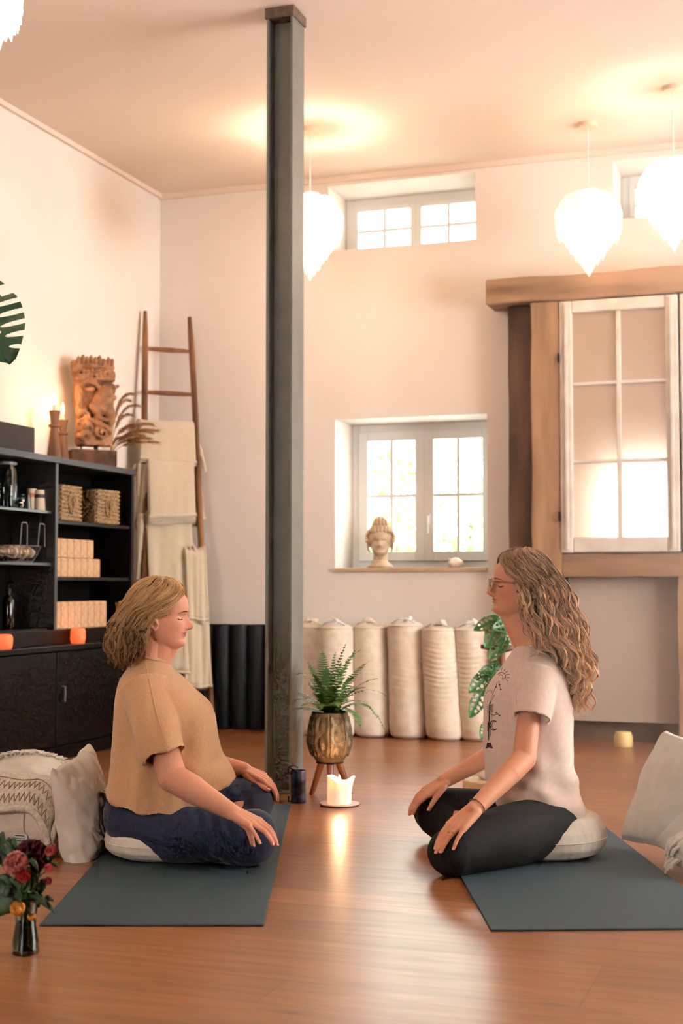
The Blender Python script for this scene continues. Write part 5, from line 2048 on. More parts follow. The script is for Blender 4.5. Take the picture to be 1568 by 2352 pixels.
# textured blanket with tufts behind/over it
tuft = heap((at(62, 1835, 5.42).x, 5.42, .138), (.235, .16, .165), 'cream tufted throw blanket bunched behind the zigzag blanket', 'throw_blanket', M_linen, 12, .011, flat=.135)
m = MB(); rs = random.Random(4)
for k in range(26):
    x = -.2 + k * .016
    z = .165 * math.sqrt(max(0, 1 - (x / .235) ** 2))
    for q in range(4):
        a = Vector((x, rs.uniform(-.03, .03), z - .004)); m.tube([a, a + Vector((rs.uniform(-.012, .012), -.008, .014)), a + Vector((rs.uniform(-.02, .02), -.016, .016))], [.005, .005, .002], 5)
m.build('tassels', M_linen, tuft)
# zigzag blanket, folded, draped across the bolster
zb_ = MB()
fold_t = .022


def zz_surf(off):
    g = []
    for i in range(27):
        t = i / 26
        row = []
        for j in range(17):
            u = j / 16
            x = -.29 + .52 * t
            top = .128 + off
            y = .13 - .25 * u
            a = u * 2.25 - 1.0
            yy = -(.126 + off) * math.sin(a)
            z_ = (.126 + off) * math.cos(a)
            if t > .75:
                k = (t - .75) / .25
                z_ -= .11 * k * k; x -= .035 * k * k
            z_ += .005 * math.sin(x * 30 + u * 5)
            row.append((x, yy, z_))
        g.append(row)
    return g


for off in (0.0, fold_t):
    zb_.grid(zz_surf(off))
    zb_.tube([r[-1] for r in zz_surf(off + .0)], .010, 8)
top = zz_surf(fold_t); bot = zz_surf(0)
zb_.grid([[Vector(a[-1]) * (1 - k / 6) + Vector(b[-1]) * k / 6 + Vector((.012 * math.sin(PI * k / 6) * .5, -.012 * math.sin(PI * k / 6), 0)) for k in range(7)] for a, b in zip(top, bot)])
zb_.grid([[Vector(a) * (1 - k / 6) + Vector(b) * k / 6 + Vector((.014 * math.sin(PI * k / 6), 0, 0)) for k in range(7)] for a, b in zip(top[-1], bot[-1])])
zo = zb_.build('folded_blanket', M_knit, None, True, ang=70, solid=.008)
zo.matrix_world = Matrix.Translation((cb.x, 5.12, .116)) @ rot(0, 0, -.25)
tag(zo, 'folded knitted blanket with brown zigzag border, lying over the cream bolster', 'blanket')
m = MB()
M_zig = pm('brown_yarn', (148, 122, 98), rough=.95)
for (ja, jb) in ((13.2, 14.9), (10.6, 12.2)):
    pts = []
    for i in range(0, 105):
        t = i / 4
        r = ja if i % 4 in (0,) else (jb if i % 4 == 2 else (ja + jb) / 2)
        a_, b_ = int(t), min(int(t) + 1, 26); fr_ = t - int(t); j0 = int(r); fj = r - j0
        A = Vector(top[a_][j0]).lerp(Vector(top[b_][j0]), fr_); B = Vector(top[a_][j0 + 1]).lerp(Vector(top[b_][j0 + 1]), fr_)
        q = A.lerp(B, fj)
        n_ = Vector((0, q.y, q.z)).normalized()
        pts.append(q + n_ * .0055)
    m.tube(pts, .0021, 5)
for j in (9.9, 15.6):
    pts = []
    for i in range(27):
        q = Vector(top[i][int(j)]).lerp(Vector(top[i][int(j) + 1]), j - int(j)); n_ = Vector((0, q.y, q.z)).normalized(); pts.append(q + n_ * .0055)
    m.tube(pts, .002, 5)
m.build('zigzag_border', M_zig, zo)

# right side pillow and tasselled blanket
cpr = at(1512, 1862, 4.86)
me = pillow(.42, .44, .15, 'throw_pillow', 9, .007)
place(me, 'throw_pillow', M_linen, 'pale smooth pillow leaning over at the right frame edge', 'pillow', frame_from((.30, -.95, 0), (.42, .12, .9), Vector((1.165, 4.95, .222))))
tb = heap((at(1612, 1940, 4.72).x, 4.66, .075), (.13, .12, .08), 'white tasselled throw bunched at the right frame edge, in front of the pillow', 'throw_blanket', M_linen, 15, .01, flat=.0735)
m = MB()
for k in range(16):
    y = rs.uniform(-.1, .02); a = Vector((-.115 + rs.uniform(-.008, .01), y, rs.uniform(-.03, .05)))
    m.tube([a, a + Vector((-.02, -.004, -.012)), a + Vector((-.028, -.008, -.035 + rs.uniform(-.01, .01)))], [.006, .007, .004], 6)
m.build('tassels', M_linen, tb)

# ---------------- tin lantern ----------------
p = onz(684, 1846)
tin = thing('tin_can', 'dark iridescent blue tin with hinged lid at the foot of the steel column', 'tin', (p.x, p.y + .04, 0), .3)
M_tin = pm('iridescent_enamel', (30, 40, 56), (70, 92, 128), sc=16, rough=.3, metal=.6, bump=.001, bsc=40)
M_tin.node_tree.nodes['Principled BSDF'].inputs['Coat Weight'].default_value = .6
MB().lathe([(0, 0), (.0335, 0), (.035, .004), (.034, .01), (.034, .13), (.035, .134), (.035, .14), (.031, .14), (.031, .012), (0, .012)], 32).build('can_body', M_tin, tin)
MB().lathe([(0, 0), (.028, 0), (.031, .004), (0, .006)], 24, M=T(-.018, 0, .138) @ rot(0, .5, 0)).build('lid', M_dmetal, tin)
MB().tube([(-.034, 0, .125), (-.046, 0, .135), (-.044, 0, .155), (-.02, 0, .162), (0, 0, .15)], .003, 6).build('clasp', M_dmetal, tin)
MB().tube([(-.032, 0, .008), (-.046, -.004, .006), (-.046, -.004, .03)], .004, 6).build('foot_tab', M_dmetal, tin)

# ---------------- big candle on a dish ----------------
p = onz(779, 1853)
cd = at(779, 1853, p.y)
CX, CY = p.x, p.y + .05
dish = thing('candle_dish', 'small white dish of melted wax under the big candle', 'dish', (CX, CY, 0))
MB().lathe([(0, 0), (.075, 0), (.085, .004), (.086, .009), (.078, .010), (.07, .007), (0, .007)], 40, fn=lambda r, z, a: r * (1 + .02 * math.sin(3 * a + 1))).build('dish_body', pm('white_glaze', (240, 222, 208), rough=.3), dish)
pc_ = thing('pillar_candle', 'large burnt-down white pillar candle with torn rim and glowing flame', 'candle', (CX, CY, .0075))
rim = lambda a: .105 + .022 * math.sin(a * 1.0 - .6) * 0 + (.030 * math.exp(-((a - 3.3) / .5) ** 2)) + .012 * math.sin(a * 3 + 1) - (.018 * math.exp(-((a - 4.6) / .5) ** 2))
rings = []
n = 56
for t in [0, .02, .2, .4, .6, .8, .92, 1.0]:
    rings.append([((.052 + .001 * math.sin(6 * a) - .0 + (.009 * t ** 3 * (1 + math.cos(a - .2)))) * math.cos(a), (.052 + .001 * math.sin(6 * a)) * math.sin(a), rim(a) * t) for a in [2 * PI * k / n for k in range(n)]])
for t in [1.0, .8, .55]:
    rings.append([((.046 + (.008 * t ** 3 * (1 + math.cos(a - .2)))) * math.cos(a), .046 * math.sin(a), rim(a) * t + .001) for a in [2 * PI * k / n for k in range(n)]])
mb = MB().loft(rings)
M_big = pm('glowing_wax', (255, 236, 222), rough=.45, sss=.5, emit=(255, 176, 140), es=.55)
put('wax', remesh(mb, .003, 2, name='wax'), M_big, pc_, ang=180)
MB().tube([(0, 0, .05), (0.002, 0, .07)], .0015).build('wick', M_dmetal, pc_)
MB().lathe([(0, .066), (.006, .072), (.0085, .084), (.005, .104), (.0005, .122)], 12).build('flame', M_flame, pc_)
lamp_light(Vector((CX, CY, 0.0075 + .13)), 1.7, .02, (1, .55, .28))

# ---------------- planter with fern ----------------
p = onz(757, 1832)
PX, PY = at(757, 1700, p.y + .05).x, p.y + .07
pl = thing('planter', 'embossed brass tone planter on three wooden legs holding a fern', 'planter', (PX, PY, 0))
k_ = PY / F
zb0, zb1 = .95 + (1345 - 1748) * k_, .95 + (1345 - 1633) * k_
sc_ = k_
hh = zb1 - zb0
prof = [(0, 0), (.028 / sc_ * 0 + 22 * k_, 0), (30 * k_, hh * .03), (43 * k_, hh * .18), (50 * k_, hh * .36), (51 * k_, hh * .46), (49 * k_, hh * .62), (44.5 * k_, hh * .85), (41 * k_, hh * .99), (41 * k_, hh), (38 * k_, hh), (38 * k_, hh * .9), (0, hh * .88)]
mb = MB().lathe([(r, z + zb0) for r, z in prof], 120)


def emb(co, no):
    a = np.arctan2(co[:, 1], co[:, 0]); z = (co[:, 2] - zb0) / hh
    facet = np.abs(((a * 8 / (2 * PI)) % 1) - .5) * 2
    d = -.004 * (facet > .93)
    cell = ((z * 2.6 + .5 * (np.floor(a * 8 / (2 * PI)) % 2)) % 1) - .5
    u = (((a * 8 / (2 * PI)) % 1) - .5)
    r = np.hypot(u * 1.6, cell * .9)
    d += .0034 * np.cos(np.clip(r * 9, 0, 12)) * (z > .04) * (z < .92)
    d += .0018 * np.sin(cell * 60 + np.abs(u) * 40) * (z > .04) * (z < .92)
    rr = np.hypot(co[:, 0], co[:, 1])
    return co + no * (d * (rr > 39.5 * k_))[:, None]


put('pot', remesh(mb, .0028, 1, post=emb, name='pot'), M_brass, pl, ang=180)
MB().tube([(39.5 * k_ * math.cos(a), 39.5 * k_ * math.sin(a), zb1) for a in np.linspace(0, 2 * PI, 50)], .0035, 8).build('rim', M_dmetal, pl)
MB().tube([(30 * k_ * math.cos(a), 30 * k_ * math.sin(a), zb0 + .004) for a in np.linspace(0, 2 * PI, 40)], .004, 8).build('leg_ring', M_dmetal, pl)
for ang_ in (math.radians(200), math.radians(275), math.radians(335)):
    pass
for (tx, ty, bx, by) in ((-17, .0, -42, .02), (1, -.03, 3, -.085), (18, .01, 47, .03)):
    MB().tube([(tx * k_, ty, zb0 + .012), (bx * k_, by, 0)], [.017, .0115], 14).build('leg', M_walnut, pl)
MB().lathe([(0, zb1 - .014), (38 * k_, zb1 - .014)], 24, cap=False).build('soil', M_blacki, pl)

fern = thing('fern', 'green sword fern with arching fronds growing in the brass tone planter', 'plant', (PX, PY, zb1 - .012))


def frond(pts, n=34, wmax=.03, seed=0):
    rs = random.Random(seed)
    m = MB()
    P = bez(*pts, 24)
    m.tube(P, [.0014 - .001 * i / 24 for i in range(25)], 5)
    for k in range(2, n):
        t = k / n; i = min(23, int(t * 24)); p = P[i].lerp(P[i + 1], t * 24 - i); d = (P[i + 1] - P[i]).normalized()
        sd = d.cross(Vector((0, 0, 1)))
        if sd.length < .15:
            sd = d.cross(Vector((0, 1, 0)))
        sd.normalize(); up = sd.cross(d)
        w = wmax * (math.sin(PI * min(1, .12 + t * .93)) ** .7)
        for s in (-1, 1):
            q = d * .25 * w + sd * s * w + up * rs.uniform(-.004, .004) - Vector((0, 0, .1 * w))
            b = d * .0042
            m.add([p - b, p + q * .5 - b * 1.05 + up * .001, p + q, p + q * .55 + b * .7 + up * .001, p + b], [(0, 1, 2, 3, 4)])
    m.build('frond', M_fern, fern, True, ang=180)


k2 = k_
# (tip dx px, tip dy px up, mid dx, mid dy, y depth)
FR = [(-78, 90, -40, 105, .0), (-52, 118, -30, 90, .05), (-18, 150, -14, 90, .05), (14, 146, 2, 90, -.02), (42, 168, 8, 100, .03), (72, 150, 22, 120, -.05), (64, 150, 30, 110, .06), (92, 118, 40, 90, .1),
      (112, 82, 56, 78, -.02), (132, 38, 80, 84, .02), (128, -48, 100, 60, -.03), (70, -30, 62, 40, -.1), (-100, 40, -70, 62, .1), (-112, 4, -66, 66, -.02), (-96, -12, -70, 30, .14), (-66, 20, -44, 44, -.1),
      (40, 30, 34, 60, -.13), (-30, 50, -22, 66, -.12), (8, 70, 4, 60, -.1), (90, 20, 60, 56, -.08), (-10, 110, -6, 70, .08), (28, 120, 14, 80, .1), (56, 88, 30, 80, -.06), (-48, 70, -30, 60, .04),
      (20, 20, 22, 50, -.16), (-20, 16, -20, 46, -.15), (104, -6, 80, 50, .06), (60, 60, 40, 60, .12), (-40, 96, -24, 80, -.03), (84, 60, 50, 66, .02)]
for i, (tx, ty, mx, my, dy) in enumerate(FR):
    frond([(random.uniform(-.025, .025), random.uniform(-.02, .02), 0), (mx * k2, dy * .6, my * k2 * 1.05), (tx * k2, dy * 1.2, ty * k2)], seed=i, wmax=.029 + .006 * (i % 3), n=20 + (i % 3) * 3)

# ---------------- buddha head and shell on the sill ----------------
xb_, _ = ony(870, 1290, .10)
bz = W1[2]
bh = thing('buddha_head', 'pale stone serene head with curled hair bun, on the window sill at left', 'sculpture', R(xb_, .13, bz), RZ - PI / 2 + .25)
Hb = MB()
HMb = T(0, 0, .088) @ Matrix.Scale(.9, 4)
head_mesh(Hb, HMb, .8, .012)
Hb.cap((-.02, 0, .03), (-.01, 0, .12), .05, .045, 24)
Hb.lathe([(0, 0), (.085, 0), (.09, .012), (.06, .035), (.05, .05), (0, .05)], 28)
for s in (-1, 1):
    Hb.tube([(-.012, s * .07, .2), (-.018, s * .083, .18), (-.014, s * .08, .125), (-.008, s * .07, .11)], [.009, .011, .010, .009], 8)
Hb.ell((-.02, 0, .275), (.046, .046, .05))
Hb.ell((-.02, 0, .2), (.088, .082, .085))
me = remesh(Hb, .0032, 2)
put('head', me, M_stone, bh, ang=180)
m = MB()
for el in np.linspace(-.15, 1.45, 10):
    nn_ = max(5, int(24 * math.cos(el)))
    for k in range(nn_):
        a = 2 * PI * (k + .5 * (int(el * 10) % 2)) / nn_
        if abs(((a + PI) % (2 * PI)) - PI) < 1.15 and el < .55:
            continue
        c = Vector((-.018 + .096 * math.cos(el) * math.cos(a), .090 * math.cos(el) * math.sin(a), .195 + .092 * math.sin(el)))
        m.ell(c, .0125, 6, 9)
for el in np.linspace(-.1, 1.5, 6):
    nn_ = max(3, int(13 * math.cos(el)))
    for k in range(nn_):
        a = 2 * PI * k / nn_
        m.ell((-.02 + .047 * math.cos(el) * math.cos(a), .047 * math.cos(el) * math.sin(a), .283 + .052 * math.sin(el)), .0115, 6, 9)
m.build('hair_curls', M_stone, bh)
xs_, _ = ony(1046, 1290, .08)
shl_ = thing('seashell', 'pale seashell with an orange lip on the window sill at right', 'shell', R(xs_, .08, bz), RZ)
m = MB()
for q in range(30):
    a = q * .42; r = .012 + .0013 * q
    m.ell((.03 * math.cos(a) * q / 30 + .0, .025 * math.sin(a) * q / 30, .03 + .014 * math.sin(a)), (.008 + r * .4, .014 + r * .3, .01 + r * .35), 8, 12)
m.cap((.02, 0, .03), (-.045, 0, .055), .026, .006)
put('shell_body', remesh(m, .003, 2, post=lambda co, no: np.column_stack([co[:, :2], np.maximum(co[:, 2], 0)])), pm('shell_white', (240, 222, 206), (224, 190, 164), sc=20, rough=.4), shl_, ang=180)
MB().ell((-.0, -.022, .014), (.03, .012, .013), 10, 14).build('orange_lip', pm('shell_orange', (206, 112, 62), rough=.4), shl_)

# ---------------- monkey-leaf plant behind the curly haired person ----------------
def holey_leaf(name, mat, parent, M, L, W, holes, lobes=0, bend=.25, seed=0, n=46, w=32):
    rs = random.Random(seed)

    def pt(i, j):
        t = i / n; s = (j / w) * 2 - 1
        half = W * (math.sin(PI * min(1, t * .92 + .06)) ** .75) * (1 - .25 * t)
        if t < .12:
            half *= .55 + .45 * t / .12
        x = s * half
        y = t * L - .12 * L * abs(s) * (1 - t) * (t < .3)
        z = .18 * W * (1 - abs(s)) * -1 + .0 - bend * L * t * t + .03 * W * math.sin(t * 20) * abs(s)
        return Vector((x, y, z))

    def skip(i, j):
        t = (i + .5) / n; s = ((j + .5) / w) * 2 - 1
        a = abs(s)
        tt = t - .10 * a          # veins sweep forward
        for (h0, h1, s0, s1) in holes:
            if h0 < tt < h1 and s0 < a < s1:
                e = ((tt - (h0 + h1) / 2) / ((h1 - h0) / 2)) ** 2 + ((a - (s0 + s1) / 2) / ((s1 - s0) / 2)) ** 2
                if e < 1 or (s1 > 1 and a > (s0 + s1) / 2 and abs(tt - (h0 + h1) / 2) < (h1 - h0) / 2 * .9):
                    return True
        return False
    m = MB()
    m.grid([[pt(i, j) for j in range(w + 1)] for i in range(n + 1)], skip=skip)
    m.M = None
    o = m.build(name, mat, parent, True, ang=180, solid=.0015)
    o.matrix_local = M
    mv = MB(); mv.tube([pt(i, w / 2) + Vector((0, 0, .001)) for i in range(0, n + 1, 4)], [.0022 - .0016 * i / n for i in range(0, n + 1, 4)], 5)
    mv.build('midrib', mat, o)
    return o


def leafM(base, tip, nrm):
    base, tip = Vector(base), Vector(tip)
    y = (tip - base).normalized(); z = Vector(nrm); z = (z - y * z.dot(y)).normalized(); x = y.cross(z)
    return Matrix.Translation(base) @ Matrix((x, y, z)).transposed().to_4x4(), (tip - base).length


YMo = 6.9
MoH = [(.14, .26, .2, .72), (.30, .42, .2, .75), (.46, .58, .2, .75), (.62, .73, .2, .7), (.22, .30, .75, .95), (.5, .56, .8, .95)]
mroot = onz(1165, 1600, 0)
mp_ = Vector((at(1150, 1500, YMo).x, YMo, 0))
mo = thing('swiss_cheese_vine', 'trailing green vine with holed leaves on a plant stand behind the curly haired person', 'plant', mp_)
MB().lathe([(0, 0), (.11, 0), (.11, .02), (.03, .03), (.02, .05), (.02, .62), (.1, .64), (.1, .66), (0, .66)], 24).build('plant_stand', M_walnut, mo)
MB().lathe([(0, .66), (.07, .66), (.09, .78), (.085, .80), (.078, .80), (.07, .78), (0, .77)], 28).build('pot', M_stone, mo)
lv = [((1142, 1420), (1092, 1442), 1.0), ((1150, 1428), (1118, 1482), 1.05), ((1178, 1432), (1138, 1440), .9), ((1165, 1440), (1182, 1480), .9), ((1142, 1388), (1133, 1400), .5),
      ((1160, 1470), (1128, 1505), .5), ((1140, 1520), (1118, 1545), .8), ((1150, 1535), (1106, 1540), .7), ((1130, 1545), (1084, 1582), .75), ((1125, 1545), (1096, 1560), .6),
      ((1108, 1588), (1084, 1642), 1.15), ((1128, 1655), (1108, 1690), .9), ((1134, 1560), (1112, 1578), .6)]
st = MB()
vine = [at(1150, 1405, YMo), at(1162, 1425, YMo - .06), at(1158, 1470, YMo - .12), at(1140, 1520, YMo - .14), at(1125, 1570, YMo - .14), at(1122, 1640, YMo - .12), at(1132, 1690, YMo - .1)]
top_ = mp_ + Vector((0, 0, .79))
st.tube([v - mp_ for v in [top_, top_ + Vector((0, -.05, .1))] + vine], .0035, 6)
for (a, b, s) in lv:
    A = at(*a, YMo - .10)
    near = min(vine, key=lambda v: (v - A).length)
    st.tube([near - mp_, (near + A) / 2 + Vector((0, 0, .012)) - mp_, A - mp_], .0016, 5)
st.build('vine', M_leaf, mo)
for i, (a, b, s) in enumerate(lv):
    A, B = at(*a, YMo - .10), at(*b, YMo - .12 - .03 * (i % 3))
    M, L = leafM(A - mp_, B - mp_, (.25 * math.sin(i * 2), -1, .35 + .3 * math.cos(i)))
    holey_leaf('leaf', M_leaf, mo, M, L * 1.08, L * .33, MoH, seed=i, bend=.12, n=64, w=44)

# large monstera at the left frame edge
mpt = onz(-120, 1790)
mpt = Vector((at(-150, 1300, 5.9).x, 5.9, 0))
mn = thing('monstera_plant', 'tall dark green split-leaf plant reaching in at the left frame edge', 'plant', mpt)
MB().lathe([(0, 0), (.12, 0), (.15, .26), (.14, .27), (.135, .25), (0, .25)], 28).build('pot', M_stone, mn)
A, B = at(-84, 650, 5.9), at(26, 822, 5.9)
MB().tube(bez((0, 0, .25), (.05, 0, 1.6), A - mpt, 16), [.012 - .0004 * i for i in range(17)], 8).build('stem', M_dleaf, mn)
M, L = leafM(A - mpt, B - mpt, (.45, -1, .3))
LH = [(.17, .225, .32, 1.3), (.29, .345, .3, 1.3), (.41, .465, .3, 1.3), (.53, .585, .3, 1.3), (.65, .70, .32, 1.3), (.77, .81, .35, 1.3), (.24, .27, .12, .26), (.36, .39, .12, .26), (.48, .51, .12, .26), (.6, .63, .12, .26)]
holey_leaf('leaf', M_dleaf, mn, M, L * 1.02, L * .52, LH, seed=3, bend=.06, n=170, w=100)
M, L = leafM(mpt * 0 + Vector((-.05, .1, 1.5)), Vector((-.35, -.1, 1.3)), (0, -.5, 1))
holey_leaf('leaf', M_dleaf, mn, M, .34, .15, LH, seed=3, bend=.2, n=60, w=40)

# ---------------- stool with bowl behind the far arm ----------------
p = at(1088, 1790, 6.0)
stl = thing('low_stool', 'small pale wooden stool behind the far arm of the curly haired person', 'stool', (p.x + .06, 6.0, 0))
hs = p.z
MB().lathe([(0, hs - .05), (.105, hs - .05), (.108, hs - .045), (.108, hs - .004), (.104, hs), (0, hs)], 32).build('seat', pm('pale_wood', (206, 172, 132), (186, 150, 108), sc=10, rough=.5), stl)
for k in range(3):
    a = k * 2.094 + .5
    MB().tube([(.07 * math.cos(a), .07 * math.sin(a), hs - .05), (.08 * math.cos(a), .08 * math.sin(a), 0)], .012, 10).build('leg', M_candleh, stl)
bw = thing('white_bowl', 'white singing bowl shaped dish resting on the low stool', 'bowl', (p.x + .065, 6.0, hs))
MB().lathe([(0, 0), (.03, 0), (.055, .02), (.07, .055), (.066, .055), (.05, .022), (0, .008)], 32).build('bowl_body', M_white, bw)
# little yellow candle by the wall
p = at(1430, 1686, 8.2)
yc = thing('tealight_candle', 'small yellowish candle on floor near brown baseboard', 'candle', R(ony(1430, 1600, -.3)[0], -.3, 0))
MB().lathe([(0, 0), (.052, 0), (.055, .01), (.055, .06), (.045, .085), (0, .09)], 24).build('wax', pm('yellow_wax', (226, 198, 128), rough=.4, sss=.3), yc)
MB().tube([(0, 0, .088), (0, .001, .1)], .0015).build('wick', M_dmetal, yc)

# ---------------- flowers in a glass vase ----------------
p = onz(52, 2196)
va = Vector((p.x, p.y + .03, 0))
kv = va.y / F
vs = thing('glass_vase', 'clear waisted glass vase of cut flowers on floor, lower left corner', 'vase', va)
MB().lathe([(0, 0), (30 * kv, 0), (31 * kv, .006), (30 * kv, .03), (24 * kv, .07), (23 * kv, .085), (27 * kv, .12), (31 * kv, .145), (29.5 * kv, .145), (25.5 * kv, .12), (21.5 * kv, .085), (22.5 * kv, .07), (28 * kv, .03), (27 * kv, .012), (0, .01)], 40).build('vase_body', M_dglass, vs)
MB().lathe([(0, .011), (26 * kv, .012), (27 * kv, .03), (21.5 * kv, .068), (21 * kv, .08), (0, .08)], 28).build('water', glass_mat('vase_water', (150, 160, 130), refl=.05), vs)


def V(px, py, dy=0):
    return at(px, py, va.y + dy) - va


def petal_flower(kind, c, r, mat, o, seed, face=Vector((0, -1, .4))):
    rs = random.Random(seed)
    m = MB()
    fz = face.normalized(); fx = fz.orthogonal().normalized(); fy = fz.cross(fx)
    if kind == 'tulip':
        for k in range(6):
            a = k * PI / 3 + .2; rr = r * (.95 if k % 2 else .85)
            g = []
            for i in range(9):
                t = i / 8
                w = .62 * math.sin(PI * min(1, .1 + t * .86)) ** .8
                rad = rr * (.25 + .85 * math.sin(t * 2.3))
                row = []
                for j in range(7):
                    s = j / 6 * 2 - 1
                    b = a + s * w
                    row.append(c + (fx * math.cos(b) + fy * math.sin(b)) * rad * (1 - .05 * abs(s)) + fz * (t * rr * 2.1 - rr * .9 - .12 * rr * s * s))
                g.append(row)
            m.grid(g)
    else:
        nl = 60 if kind == 'ruffle' else 36
        for k in range(nl):
            t = (k + .5) / nl
            el = math.acos(1 - 1.35 * t); a = k * 2.4
            d = fz * math.cos(el) + (fx * math.cos(a) + fy * math.sin(a)) * math.sin(el)
            tg = d.cross(fz + Vector((.01, 0, 0))).normalized(); bt = d.cross(tg)
            w = r * (.30 if kind == 'ruffle' else .24); p0 = c + d * r * .45
            g = []
            for i in range(4):
                u = i / 3
                g.append([p0 + d * r * .6 * u + tg * s * w * (.4 + u) + bt * .18 * r * math.sin(s * 4 + u * 3 + k) * u + Vector((rs.uniform(-1, 1), rs.uniform(-1, 1), rs.uniform(-1, 1))) * r * .05 for s in (-1, -.33, .33, 1)])
            m.grid(g)
        m.ell(c, r * .6, 8, 12)
    m.build('petals', mat, o, True, ang=180)


FL = [('ruffle', 72, 1968, 36, .02, (92, 26, 32), 'dark burgundy ruffled bloom at the top of the bouquet', 'carnation'), ('ruffle', 38, 1984, 26, -.03, (232, 140, 134), 'dusty pink ruffled bloom at the upper left of the bouquet', 'carnation'),
      ('ball', 54, 2010, 16, -.05, (186, 40, 42), 'deep red round bloom in the middle of the bouquet', 'flower'), ('tulip', 41, 2091, 17, -.06, (226, 148, 62), 'large orange tulip drooping over the vase rim', 'tulip'),
      ('tulip', 73, 2108, 10, -.04, (224, 146, 50), 'small orange tulip bud right of the larger one', 'tulip'), ('ball', 114, 1955, 11, .0, (222, 96, 92), 'small coral pink bloom at the upper right of the bouquet', 'flower'),
      ('ball', 124, 1948, 8, .04, (190, 90, 92), 'tiny dusky pink bloom behind the coral one at upper right', 'flower'), ('ball', 112, 1994, 10, .0, (226, 92, 96), 'small coral pink bloom at the right middle of the bouquet', 'flower'), ('ball', 110, 2024, 9, .02, (176, 66, 76), 'small raspberry bloom at the lower right of the bouquet', 'flower')]
M_stem = pm('stem_green', (58, 84, 44), rough=.5)
for i, (kind, px, py, r, dy, c, lab, cat) in enumerate(FL):
    o = thing('cut_flower', lab, cat, va, 0, None)
    m_ = pm('petal_%d' % i, c, tuple(int(q * .78) for q in c), sc=60, rough=.7, sss=.1)
    C = V(px, py, dy)
    fc = Vector((.1 * math.sin(i), -.8, .6)) if kind != 'tulip' else Vector((-.1, -.35, 1))
    petal_flower(kind, C, r * kv, m_, o, i, fc)
    base = Vector((.012 * math.sin(i * 2.1), .012 * math.cos(i * 2.1), .02))
    nk = Vector((.010 * math.sin(i * 1.3), .010 * math.cos(i * 1.3), .13))
    MB().tube([base, nk, (nk + C) / 2 + Vector((.0, 0, .02)), C - fc.normalized() * r * kv * .5], [.0022, .0022, .002, .0015], 6).build('stem', M_stem, o)
gr = thing('leafy_greenery', 'dark green leafy stems filling the bouquet around the blooms', 'greenery', va)
rs = random.Random(9)


def blade(a, b, w, nm='leaf', mid=None, mat=M_stem):
    m = MB(); P = bez(a, mid or ((Vector(a) + Vector(b)) / 2 + Vector((0, 0, .02))), b, 10)
    g = []
    for i, p in enumerate(P):
        t = i / 10; ww = w * math.sin(PI * min(1, .08 + t * .9)) ** .7
        d = (P[min(i + 1, 10)] - P[max(i - 1, 0)]).normalized(); sd = d.cross(Vector((0, -1, .2))).normalized()
        g.append([p - sd * ww + Vector((0, .25 * ww, 0)), p - sd * ww * .5, p, p + sd * ww * .5, p + sd * ww + Vector((0, .25 * ww, 0))])
    m.grid(g)
    m.build(nm, mat, gr, True, ang=180, solid=.0008)


nk = (0, 0, .135)
M_gleaf = pm('bouquet_leaf', (36, 58, 34), (58, 84, 50), sc=30, rough=.5)
for (px, py, w, dy) in ((128, 2100, .010, -.04), (108, 2085, .009, -.05), (90, 2080, .011, -.02), (105, 2040, .012, .03), (-30, 2110, .03, -.02), (-20, 2060, .028, .0), (10, 2050, .018, .03), (5, 1925, .014, .05), (30, 1935, .012, .06), (80, 2010, .014, -.03), (96, 2000, .014, .02), (60, 2050, .016, -.04), (20, 2020, .016, .0), (-10, 1960, .016, .03), (66, 1990, .010, -.07)):
    blade(nk, V(px, py, dy), w, mat=M_gleaf, mid=Vector(nk).lerp(V(px, py, dy), .45) + Vector((0, 0, .035)))
for k in range(46):
    px, py = rs.uniform(0, 108), rs.uniform(1975, 2085)
    a = V(px, py, rs.uniform(-.03, .06)); b = a + Vector((rs.uniform(-.03, .03), rs.uniform(-.02, .02), rs.uniform(.0, .04)))
    blade(a, b, rs.uniform(.006, .011), mat=M_gleaf)
for sx, sy in ((4, 1925), (30, 1938)):
    for q in range(14):
        a = V(sx - 4 + q * .6, sy + q * 5, .05)
        for s in (-1, 1):
            blade(a, a + Vector((s * .012 * (1 + q * .06), 0, .006)), .004, mat=M_gleaf)

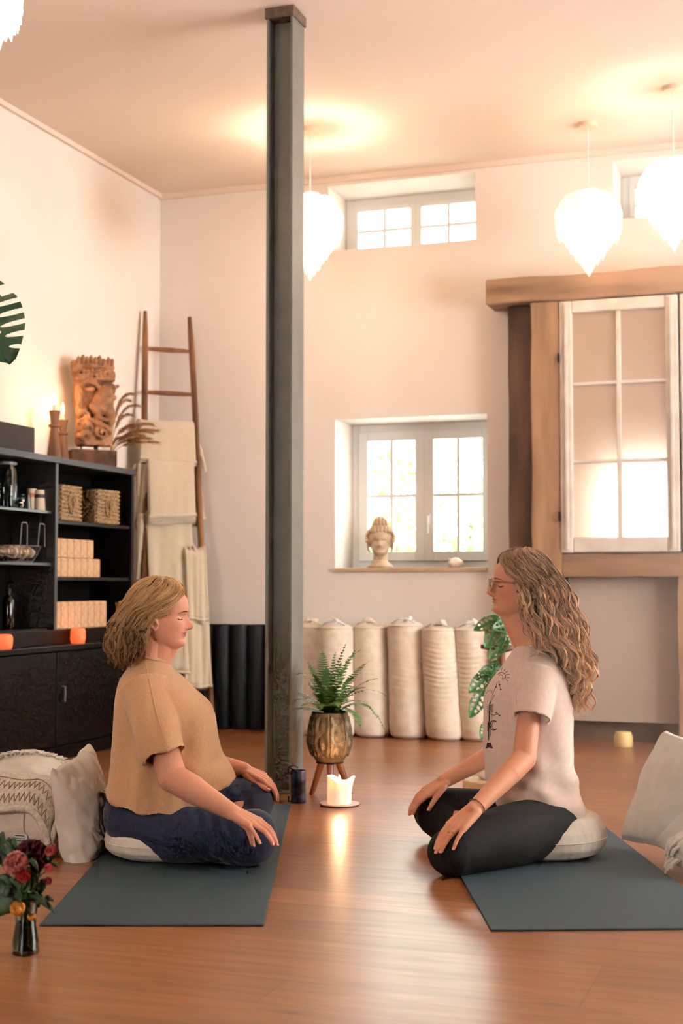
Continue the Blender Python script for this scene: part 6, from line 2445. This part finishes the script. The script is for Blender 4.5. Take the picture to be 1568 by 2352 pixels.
# ---------------- greenery outside the windows ----------------
M_out = pm('sunlit_foliage', (112, 136, 84), (164, 186, 132), sc=3, rough=.9)
for k, (x, z, s, lab) in enumerate(((ony(905, 1200, 3.4)[0] - .8, 1.35, 1.1, 'sunlit bush outside the lower window, left of the sash meeting bars'), (ony(1075, 1200, 3.7)[0] - .8, 1.5, 1.25, 'sunlit bush outside the lower window, seen in the right sash'), (ony(1075, 1200, 3.7)[0] + 1.6, 1.3, .8, 'taller sunlit bush far right outside the lower window'))):
    o = thing('garden_bush', lab, 'bush', R(x + .8, 3.4 + .3 * k, 0), 0, None)
    m = MB(); rs = random.Random(k)
    for q in range(1500):
        v = Vector((rs.gauss(0, 1), rs.gauss(0, 1), rs.gauss(0, 1))).normalized() * s * (.55 + .45 * rs.random() ** .5)
        c = Vector((v.x, v.y * .6, z + v.z * .8))
        if c.z < .05:
            continue
        a = Vector((rs.uniform(-1, 1), rs.uniform(-1, 1), rs.uniform(-1, 1))).normalized() * .07; b = a.orthogonal().normalized() * .035
        m.add([c - a, c + b, c + a, c - b], [(0, 1, 2, 3)])
    m.build('foliage', M_out, o, True)
    MB().tube([(0, 0, 0), (.02, 0, z)], [.04, .02], 8).build('trunk', M_timberd, o)

# ---------------- thin haze volume added for the reflected veil on the right ----------------
hz_ = MB().box(-.9, .9, -1.1, 1.1, -1.1, 1.45).build('haze', bpy.data.materials.new('haze'), None, False)
hm = hz_.data.materials[0]; hm.use_nodes = True
n, l = hm.node_tree.nodes, hm.node_tree.links
n.remove(n['Principled BSDF'])
vs_ = n.new('ShaderNodeVolumeScatter'); vs_.inputs['Color'].default_value = (1, .93, .86, 1); vs_.inputs['Anisotropy'].default_value = .7
tc = n.new('ShaderNodeTexCoord'); sx = n.new('ShaderNodeSeparateXYZ'); l.new(tc.outputs['Generated'], sx.inputs[0])


def mth(op, a, b):
    q = n.new('ShaderNodeMath'); q.operation = op
    for i, v in enumerate((a, b)):
        if v is None:
            continue
        if isinstance(v, (int, float)):
            q.inputs[i].default_value = v
        else:
            l.new(v, q.inputs[i])
    return q.outputs[0]


def sst(o, a, b):
    q = n.new('ShaderNodeMapRange'); q.interpolation_type = 'SMOOTHSTEP'
    q.inputs[1].default_value = a; q.inputs[2].default_value = b
    l.new(o, q.inputs[0]); return q.outputs[0]


d_ = mth('MULTIPLY', sst(sx.outputs[0], .02, .3), sst(sx.outputs[1], 0, .3))
d_ = mth('MULTIPLY', d_, sst(sx.outputs[1], 1, .7))
d_ = mth('MULTIPLY', d_, sst(sx.outputs[2], 0, .15))
d_ = mth('MULTIPLY', d_, HAZE)
l.new(d_, vs_.inputs['Density']); l.new(vs_.outputs[0], n['Material Output'].inputs['Volume'])
hz_.location = (1.12, 2.75, 1.12)
tag(hz_, 'thin pale haze hanging over the right side of the room', 'haze', None, 'stuff')
S.cycles.volume_step_rate = 4
